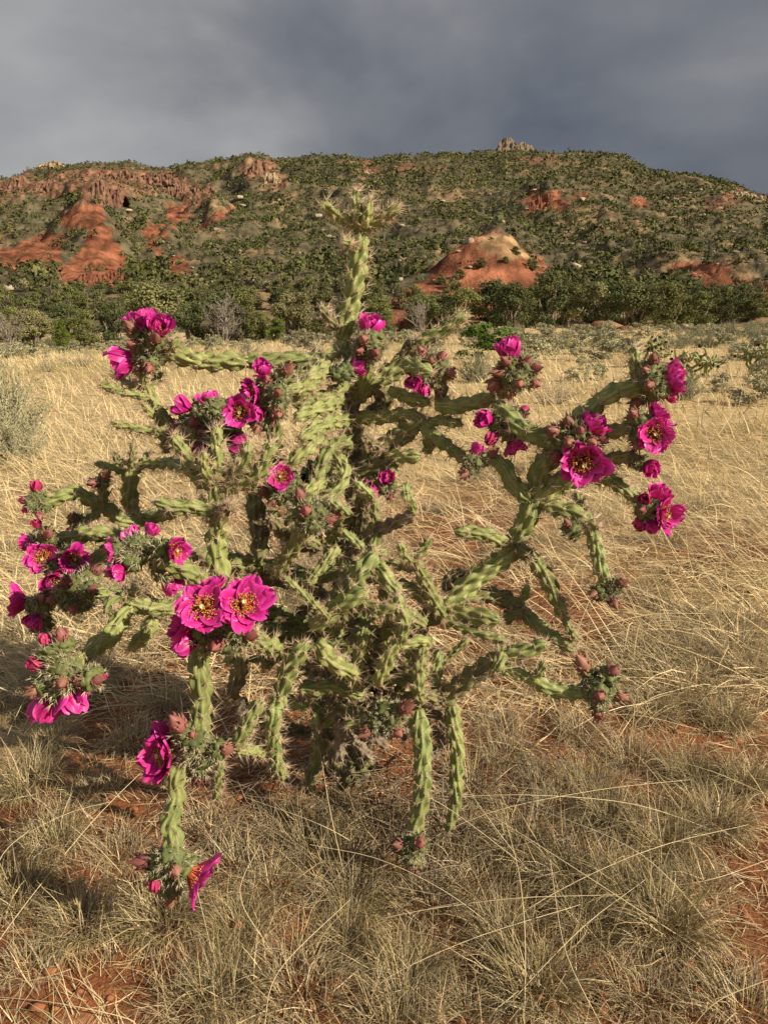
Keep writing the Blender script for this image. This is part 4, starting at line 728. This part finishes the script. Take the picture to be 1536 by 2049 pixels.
outcrop(72, 130, 322, 336, 10, 'pale broken rocks along the left skyline', tn); outcrop(1062, 1128, 388, 415, 11, 'red bank in the middle of the right slope', rd); outcrop(1430, 1545, 566, 592, 12, 'long dark red bank at the right foot of the mountain', rd); outcrop(796, 862, 620, 654, 13, 'low red rock bank at the edge of the flat', rd, 68); outcrop(700, 760, 340, 352, 15, 'pale ledge in the upper middle of the slope', tn); outcrop(1440, 1530, 380, 398, 16, 'tan ledge on the right end spur', tn)
outcrop(140, 262, 540, 568, 17, 'dark red bank along the foot of the large red slope', rd)
outcrop(905, 985, 520, 548, 14, 'shadowed red ledge on the left face of the mound', rd)
for i, (px_, Y_s, w_) in enumerate(((1032, 113, 26), (962, 107, 30), (1010, 108, 20), (920, 105, 28), (1062, 110, 34), (880, 104, 30))): tree(px_, Y_s, w_, w_*0.9, 'jun', 'small round juniper growing on the red mound', 'small junipers on the red mound', i)
# ================================================================== SAGEBRUSH
def sage_mesh(seed, nb=70, per=26, leaf=0.035, col=np.array([0.36, 0.345, 0.215])):
    rng = np.random.default_rng(seed); b = MB()          # about 1 m wide, 0.75 m high
    for i in range(nb):
        a = rng.random()*6.283; el = rng.uniform(0.25, 1.45); l_ = rng.uniform(0.38, 0.72); d = np.array([math.cos(a)*math.cos(el), math.sin(a)*math.cos(el), math.sin(el)])
        base = np.array([rng.normal()*0.05, rng.normal()*0.05, 0.0]); tip = base+d*l_+np.array([0, 0, 0.08]); pts = catmull([base, base+d*l_*0.5+rng.normal(size=3)*0.04, tip], 6)
        V, Q = tube(pts, np.linspace(0.009, 0.002, 6), 3); b.add(V, Q=Q, m=1, c=(0.2, 0.17, 0.13))
        n = per; s = rng.uniform(0.35, 1.05, n); c = pts[0]+(np.stack([np.interp(s, np.linspace(0, 1.05, 6), pts[:, k]) for k in range(3)], 1)-pts[0])+rng.normal(size=(n, 3))*0.032
        dd = d+unit(n, rng)*0.9; Vc, T = cones(c, dd, rng.uniform(0.7, 1.5, n)*leaf*1.3, leaf*0.22, 3); cc = col*(1+rng.normal()*0.12)*(1+rng.normal(size=(n, 1))*0.15).clip(0.6, 1.4); b.add(Vc, T, m=0, c=np.repeat(cc, 4, 0))
    return b.mesh('sagebrush', [M['sage'], M['grey']])
SAGE = [crown_mesh(500+i, 0.8, 0.62, 26, 52, 0.055, np.array([0.34, 0.325, 0.205])) for i in range(4)]+[sage_mesh(9, 60, 22, 0.035, np.array([0.20, 0.21, 0.10])), sage_mesh(10, 40, 10, 0.03, np.array([0.24, 0.21, 0.14]))]
def sage(px, Y, w, h, i, label, group=None, name='sagebrush', cat='bush'):
    p = on(px, Y, -0.03); o = ob(name, SAGE[i % len(SAGE)], loc=p); o.scale = (w, w, h/0.75); o.rotation_euler = (0, 0, px*0.71+Y); tag(o, label, cat, group); return o
NEARSAGE = sage_mesh(31, 85, 75, 0.026, np.array([0.38, 0.36, 0.215]))
o = ob('sagebrush', NEARSAGE, loc=on(12, 6.3, -0.03)); o.scale = (0.70, 0.70, 1.25); tag(o, 'large pale sagebrush standing in the tan grass beside the cactus', 'bush')
o = ob('sagebrush', NEARSAGE, loc=on(30, 5.6, -0.03)); o.scale = (0.48, 0.48, 0.52); o.rotation_euler = (0, 0, 2); tag(o, 'smaller sagebrush at the foot of the large pale one', 'bush')
for q in [(1162,13,0.75,0.5,0,'sagebrush alone on the yellow grass behind the right bud head'),(1195,13.5,0.5,0.4,1,'small sagebrush close to the one alone on the yellow grass'),(1440,11,0.42,0.36,2,'small dark sagebrush on the grass right of the top right flower'),(1510,9.5,0.85,0.42,3,'low sagebrush in the tan grass beyond the right flowers'),(1370,10,0.5,0.45,4,'green sagebrush just behind the topmost right flower'),(1532,12,0.8,0.55,0,'full sagebrush at the right end of the tan grass'),(950,13,0.85,0.62,4,'dark green bush behind the spiny upper right arm'),(1110,9.5,0.6,0.40,5,'thin twiggy sagebrush in the tan grass behind the bud head'),(160,19,0.9,0.5,5,'thin twiggy sagebrush in the grass below the small bright juniper'),(95,17,0.5,0.4,5,'little dry sagebrush left of the thin twiggy one'),(250,15,0.8,0.5,5,'dry sagebrush behind the topmost left flowers')]: sage(*q)
# bright green bush
b = crown_mesh(77, 1.0, 0.75, 26, 120, 0.06, np.array([0.075, 0.135, 0.02]), 0.0); p = on(968, 22, -0.05); o = ob('green_bush', b, loc=p); o.scale = (1.9, 1.5, 1.35); tag(o, 'vivid green leafy bush in front of the sagebrush belt', 'bush')
rs = random.Random(21)
for i in range(215):
    px = rs.uniform(-30, 1570); lim = 25 if px > 850 else 33
    Y = rs.uniform(lim, 56) if rs.random() < 0.8 else rs.uniform(15, 30)
    if Y < 24 and px < 1050: continue
    sage(px, Y, rs.uniform(0.7, 1.5), rs.uniform(0.45, 0.85), rs.choice([0, 1, 2, 3, 3, 4]), 'grey-green sagebrush in the belt below the tree line', 'sagebrush belt below the trees')
# ------------------------------------------------------------------ far chollas
def far_cholla(px, Y, h, seed, label):
    rng = np.random.default_rng(seed); p = on(px, Y, -0.02); e_ = ob('cholla_cactus', None, loc=p); tag(e_, label, 'cactus', None)
    def grow(p0, d, l_, r_, lev):
        p1 = p0+d*l_; V, Q = tube(catmull([p0-d*r_, p0+d*l_*0.5+rng.normal(size=3)*0.02, p1], 7), [r_, r_*1.1, r_*1.1, r_*1.1, r_*1.05, r_*0.9, r_*0.3], 7)
        bs = V[rng.integers(0, len(V), 60)]; Vc, T = cones(bs, bs-(p0+p1)/2+unit(60, rng)*0.05, 0.02, 0.002); b = MB(); b.add(V, Q=Q, m=0); b.add(Vc, T, m=1)
        ob('stem', b.mesh('stem', [M['stem'], M['spine']]), e_)
        if lev:
            for k in range(rng.integers(2, 4)):
                dn_ = d*0.5+unit(1, rng)[0]*np.array([1, 1, 0.6])+np.array([0, 0, 0.25]); grow(p1-d*l_*rng.uniform(0, 0.3), dn_/np.linalg.norm(dn_), l_*rng.uniform(0.6, 0.95), r_*0.88, lev-1)
        elif rng.random() < 0.3:
            f = ob('flower', BUD[0], e_, mat=place(Vector(p1), d, 0.05, 0)); f.data = FARFL
    for k in range(4):
        d = unit(1, rng)[0]*np.array([0.8, 0.8, 0])+np.array([0, 0, 0.7]); grow(np.zeros(3), d/np.linalg.norm(d), h*0.36, 0.022, 3)
FARFL = BUD[0].copy(); FARFL.materials.clear(); FARFL.materials.append(M['petal'])
far_cholla(1385, 12.5, 0.85, 1, 'small dark cholla on the flat behind the topmost right flower'); far_cholla(1500, 14, 0.8, 2, 'distant cholla at the right side of the sage flat'); far_cholla(1300, 17, 0.8, 4, 'thin far cholla beyond the small dark one')
# ================================================================== GRASS
def field(name, n, y0, y1, pw, seed, wid, lmin, lmax, label, seg, leanm, dens_soil=True):
    rng = np.random.default_rng(seed); t = rng.random(n); Y = (y0**pw+t*(y1**pw-y0**pw))**(1/pw); u = rng.uniform(-0.66, 0.66, n); x = u*Y
    k = np.ones(n, bool); cl_ = fbm(x*2.3, Y*2.3, 3, 201)
    if dens_soil: k = rng.random(n) < np.clip(1.15-0.6*soilmask(x, Y), 0.3, 1)*np.clip((cl_-0.15)*3, 0.45, 1)
    x, Y = x[k], Y[k]; n = len(x); root = np.stack([x, Y, gz(x, Y)-0.003], 1); wind = 3.3+1.6*(fbm(x/2.2, Y/2.2, 2, 205)-0.5)*2
    azm = wind+rng.normal(size=n)*1.0; ln = rng.uniform(lmin, lmax, n)*(0.7+0.6*fbm(x/1.5, Y/1.5, 2, 207))
    col = pick(n, [STRAW, PALE, GREY, OLIVE], [0.55, 0.25, 0.13, 0.07], rng); gr_ = sst(0.5, 0.7, fbm(x/6, Y/9, 3, 77))*sst(12, 25, Y); col = col*(1-0.5*gr_[:, None])+np.array([0.34, 0.34, 0.11])*0.5*gr_[:, None]
    V, Q, C = blades(root, azm, np.abs(rng.normal(leanm, 0.35, n)).clip(0, 1.45), ln, rng.normal(0.55, 0.4, n), wid*(1+Y/y1*0.8)*rng.uniform(0.7, 1.3, n), seg, col, rng, 0.1)
    V[:, 2] = np.maximum(V[:, 2], gz(V[:, 0], V[:, 1])+0.002)
    tag(ob(name, mesh_np(name, V, [Q], [M['grass']], C)), label, 'grass', kind='stuff')
field('dry_grass', 45000, 6.5, 48, 1.2, 1, 0.009, 0.14, 0.36, 'pale tan dry grass filling the flat behind the cactus', 3, 0.75)
field('dry_grass', 52000, 1.9, 7.5, 1.35, 2, 0.0026, 0.10, 0.38, 'leaning straw-coloured grass around and behind the cactus', 4, 1.28)
field('dry_grass', 8500, 0.8, 2.4, 1.5, 3, 0.0012, 0.03, 0.11, 'short dry grass litter on the red soil under the cactus', 4, 1.35, False)
def tuft_mesh(seed, n, rad, lmin, lmax, pal, pr):
    rng = np.random.default_rng(seed); a = rng.random(n)*6.283; r_ = rad*np.sqrt(rng.random(n))*0.55; root = np.stack([r_*np.cos(a), r_*np.sin(a), np.full(n, -0.006)], 1)
    ln = rng.uniform(lmin, lmax, n); curl = np.where(rng.random(n) < 0.62, rng.uniform(1.2, 4.8, n), rng.normal(0.5, 0.5, n)); col = pick(n, pal, pr, rng, 0.18)*0.80
    V, Q, C = blades(root, a+rng.normal(size=n)*0.7, np.abs(rng.normal(0.5, 0.35, n))*(0.4+r_/rad*1.2), ln, curl, rng.uniform(0.0009, 0.0017, n), 6, col, rng, 0.28); V[:, 2] = np.maximum(V[:, 2], -0.004)
    return mesh_np('grass_tuft', V, [Q], [M['grass']], C)
GREENT = np.array([0.37, 0.305, 0.14]); TUFT = [tuft_mesh(i, 640, 0.080, 0.05, 0.125, [GREENT, STRAW, GREY, PALE], [0.42, 0.25, 0.23, 0.10]) for i in range(4)]; DRYT = [tuft_mesh(10+i, 380, 0.090, 0.04, 0.11, [GREY, STRAW, PALE, GREENT], [0.42, 0.33, 0.15, 0.10]) for i in range(3)]
tf = random.Random(31); spots = [(600,1950,1.25,1),(330,1830,1.1,0),(170,1850,1.0,0),(110,1680,1.0,0),(480,1840,0.9,0),(620,1680,1.1,0),(700,1760,1.2,0),(560,1620,0.9,1),(1080,1960,1.2,0),(1010,1850,0.9,0),(1150,1760,1.2,0),(1050,1680,1.1,0),(1330,1850,1.25,0),(1250,1770,1.0,0),(1330,1690,1.1,0),(1430,1640,1.1,0),(1490,2010,1.0,1),(820,1930,1.0,0),(800,2020,1.0,1),(950,1740,1.0,1),(860,1780,1.1,1),(1220,1640,1.0,0),(1120,1600,0.9,1),(1490,1560,1.0,0),(1380,1540,1.0,0),(1260,1500,1.0,1),(60,1560,1.1,0),(190,1580,1.0,1),(270,1480,1.0,1),(40,1790,1.0,0),(240,1700,0.9,1),(420,1650,1.0,1),(470,1720,1.0,1),(760,1640,1.0,1),(940,1560,1.1,1),(1010,1500,1.0,1),(1000,1440,1.0,1),(680,1600,0.9,1),(100,1470,1.1,1),(20,1400,1.1,1),(330,1400,1.0,1),(1160,1450,1.0,1),(1310,1420,1.1,1),(1450,1430,1.1,0),(1280,1270,1.2,1),(1400,1300,1.2,1),(1500,1320,1.2,1),(1240,1330,1.1,1),(700,1850,0.9,0),(450,1960,1.0,0),(930,2010,0.9,1),(380,1990,0.9,1),(60,1930,0.7,1),(1180,1840,0.9,0),(1290,1980,0.9,1),(540,1760,1.0,1),(900,1660,1.1,1),(1400,1760,0.8,1),(1180,1560,1.0,0),(1080,1550,0.8,1)]
for i, (px, py, s, k) in enumerate(spots):
    g = PZ(px, py+20, 0.0); g.z = float(gz(g.x, g.y)); pool = DRYT if k else TUFT; o = ob('grass_tuft', pool[i % len(pool)], loc=g); s *= 1.05; o.scale = (s*1.1, s*1.1, s*tf.uniform(0.85, 1.1)); o.rotation_euler = (0, 0, tf.random()*6.28)
    tag(o, 'curly dry greyish bunch grass tuft on the red soil' if k else 'curly green-grey bunch grass tuft on the red soil', 'grass tuft', 'dry bunch grass tufts' if k else 'green bunch grass tufts')
# mid-distance bunch grass as real clumps
for i in range(60):
    Y = 2.0+3.6*tf.random()**1.3; u = tf.uniform(-0.55, 0.55); x = u*Y; o = ob('grass_tuft', tf.choice(DRYT), loc=(x, Y, float(gz(x, Y)))); s = tf.uniform(1.1, 1.9); o.scale = (s*1.2, s*1.2, s*0.9); o.rotation_euler = (0, 0, tf.random()*6.28); tag(o, 'straw-coloured bunch grass clump in the grass behind the cactus', 'grass tuft', 'straw clumps behind the cactus')
# long stalks, traced where they lie across the foreground
def stalk_mesh(pts, r_=0.0009, col=PALE):
    c = catmull(pts, 18); V, Q = tube(c, np.linspace(r_, r_*0.55, 18), 4); return mesh_np('dry_grass_stalk', V, [Q], [M['grass']], np.tile(col, (len(V), 1)))
LONG = [([(800,1612),(960,1592),(1130,1594),(1280,1612),(1420,1660)],.07,.14,.03),([(930,1600),(1060,1680),(1230,1790),(1400,1900)],.16,.13,.01),([(1050,1610),(1230,1680),(1340,1760),(1480,1930)],.13,.13,.01),([(1040,1830),(1180,1750),(1330,1690),(1496,1650)],.03,.10,.08),([(760,1840),(1000,1800),(1240,1790)],.02,.07,.09),([(1048,2049),(1050,1880),(1038,1750),(1010,1640)],.01,.10,.14),([(0,1880),(180,1650),(330,1500)],.05,.12,.20),([(0,1550),(100,1620),(220,1720),(310,1838)],.20,.15,.01),([(0,1828),(80,1920),(145,2049)],.10,.10,.08),([(0,1995),(120,2008),(260,2040)],.03,.05,.02),([(180,1812),(215,1802),(310,1838)],.03,.06,.01),([(520,1690),(480,1790),(540,1900)],.1,.09,.01),([(300,1580),(370,1700),(430,1930)],.15,.12,.01),([(860,1680),(1000,1620),(1200,1580),(1380,1560)],.03,.10,.08),([(780,1560),(900,1620),(1080,1760)],.2,.14,.02),([(1010,2020),(1160,1860),(1290,1760)],.01,.08,.07),([(1200,2049),(1130,1900),(1100,1720)],.01,.1,.14),([(1290,1780),(1420,1760),(1536,1720)],.02,.06,.05),([(60,1660),(0,1720),(-40,1860)],.16,.13,.05),([(20,1460),(130,1240),(150,1170)],.05,.20,.28),([(60,1430),(140,1290),(220,1050)],.05,.2,.36),([(620,1690),(760,1720),(900,1790),(1010,1880)],.12,.10,.02),([(490,1595),(640,1650),(720,1700)],.12,.1,.03),([(770,1960),(940,1880),(1160,1810)],.02,.07,.08),([(1200,1500),(1380,1530),(1536,1590)],.05,.12,.08),([(1100,1440),(1260,1430),(1400,1460)],.04,.1,.06),([(1180,1420),(1300,1540),(1400,1680)],.14,.12,.02),([(300,1640),(420,1560),(560,1430)],.03,.1,.2),([(640,1500),(660,1620),(690,1760)],.2,.14,.01),([(880,1480),(950,1600),(1060,1750)],.2,.14,.02),([(0,1700),(130,1630),(240,1600)],.03,.08,.06),([(530,2049),(560,1940),(700,1800)],.01,.05,.1),([(1536,1960),(1440,2000),(1390,2049)],.08,.07,.03)]
for pts, a, m_, b_ in LONG:
    k = len(pts); hs = [a+(b_-a)*i/(k-1)+(m_-0.5*(a+b_))*math.sin(math.pi*i/(k-1)) for i in range(k)]; W3 = [PZ(x_, y_, h_) for (x_, y_), h_ in zip(pts, hs)]
    end = 0 if a < b_ else k-1; g = W3[end]; g0 = Vector((g.x, g.y, float(gz(g.x, g.y))-0.004)); W3 = ([g0]+W3) if end == 0 else (W3+[g0]); 
    base = W3[0] if end == 0 else W3[-1]; o = ob('dry_grass_stalk', stalk_mesh([np.array(p-base) for p in (W3 if end == 0 else W3[::-1])]), loc=base); tag(o, 'long pale dry grass stalk arching across the foreground', 'grass stalk', 'long pale stalks across the foreground')
SM = []
for i in range(8):
    q = np.random.default_rng(i); l_ = q.uniform(0.3, 0.6); sw = q.normal()*0.1; SM.append(stalk_mesh([(0, 0, -0.004), (l_*0.25, sw*0.3, l_*0.22), (l_*0.62, sw, l_*0.30), (l_*0.95, sw*2.2, l_*q.uniform(0.1, 0.27))], 0.00085, [PALE, STRAW][i % 2]))
for i in range(100):
    Y = 1.7+4.2*tf.random()**1.1; x = tf.uniform(-0.6, 0.6)*Y; o = ob('dry_grass_stalk', tf.choice(SM), loc=(x, Y, float(gz(x, Y)))); o.rotation_euler = (0, 0, tf.choice([tf.gauss(0.3, 0.5), tf.gauss(3.0, 0.6), tf.uniform(0, 6.28)])); s = tf.uniform(0.7, 1.2)*(1+0.12*Y); o.scale = (s, s, s*tf.uniform(0.5, 1.0)); tag(o, 'thin dry grass stalk bent over the ground grass', 'grass stalk', 'thin bent grass stalks')
# litter of twigs and clods
rng = np.random.default_rng(55); b = MB()
for i in range(420):
    x = rng.normal()*0.24+0.08; Y = 1.42+rng.normal()*0.14; z = float(gz(x, Y)); a = rng.random()*6.28; l_ = rng.uniform(0.06, 0.22); c_ = np.array([x, Y, z+rng.uniform(0.004, 0.07)]); d = np.array([math.cos(a), math.sin(a), rng.normal()*0.35])
    V, Q = tube([c_-d*l_/2, c_+rng.normal(size=3)*0.012, c_+d*l_/2], [0.0012, 0.0012, 0.0006], 3); V[:, 2] = np.maximum(V[:, 2], z); b.add(V, Q=Q)
tag(ob('fallen_twigs', b.mesh('fallen_twigs', [M['woody']])), 'tangle of dry grey twigs on the soil under the cactus', 'twigs', kind='stuff')
iv, if_ = ico(1); b = MB()
for i in range(1500):
    Y = 0.8+2.6*rng.random()**1.2; x = rng.uniform(-0.62, 0.62)*Y; s = rng.choice([0.002, 0.003, 0.004, 0.007, 0.012], p=[0.2, 0.3, 0.25, 0.17, 0.08]); b.add(iv*s*rng.uniform(0.6, 1.3, (len(iv), 1))*np.array([1.2, 1, 0.7])+np.array([x, Y, float(gz(x, Y))+s*0.2]), if_)
tag(ob('soil_clods', b.mesh('soil_clods', [M['clod']])), 'crumbs and clods of red soil between the grass tufts', 'soil', kind='stuff')
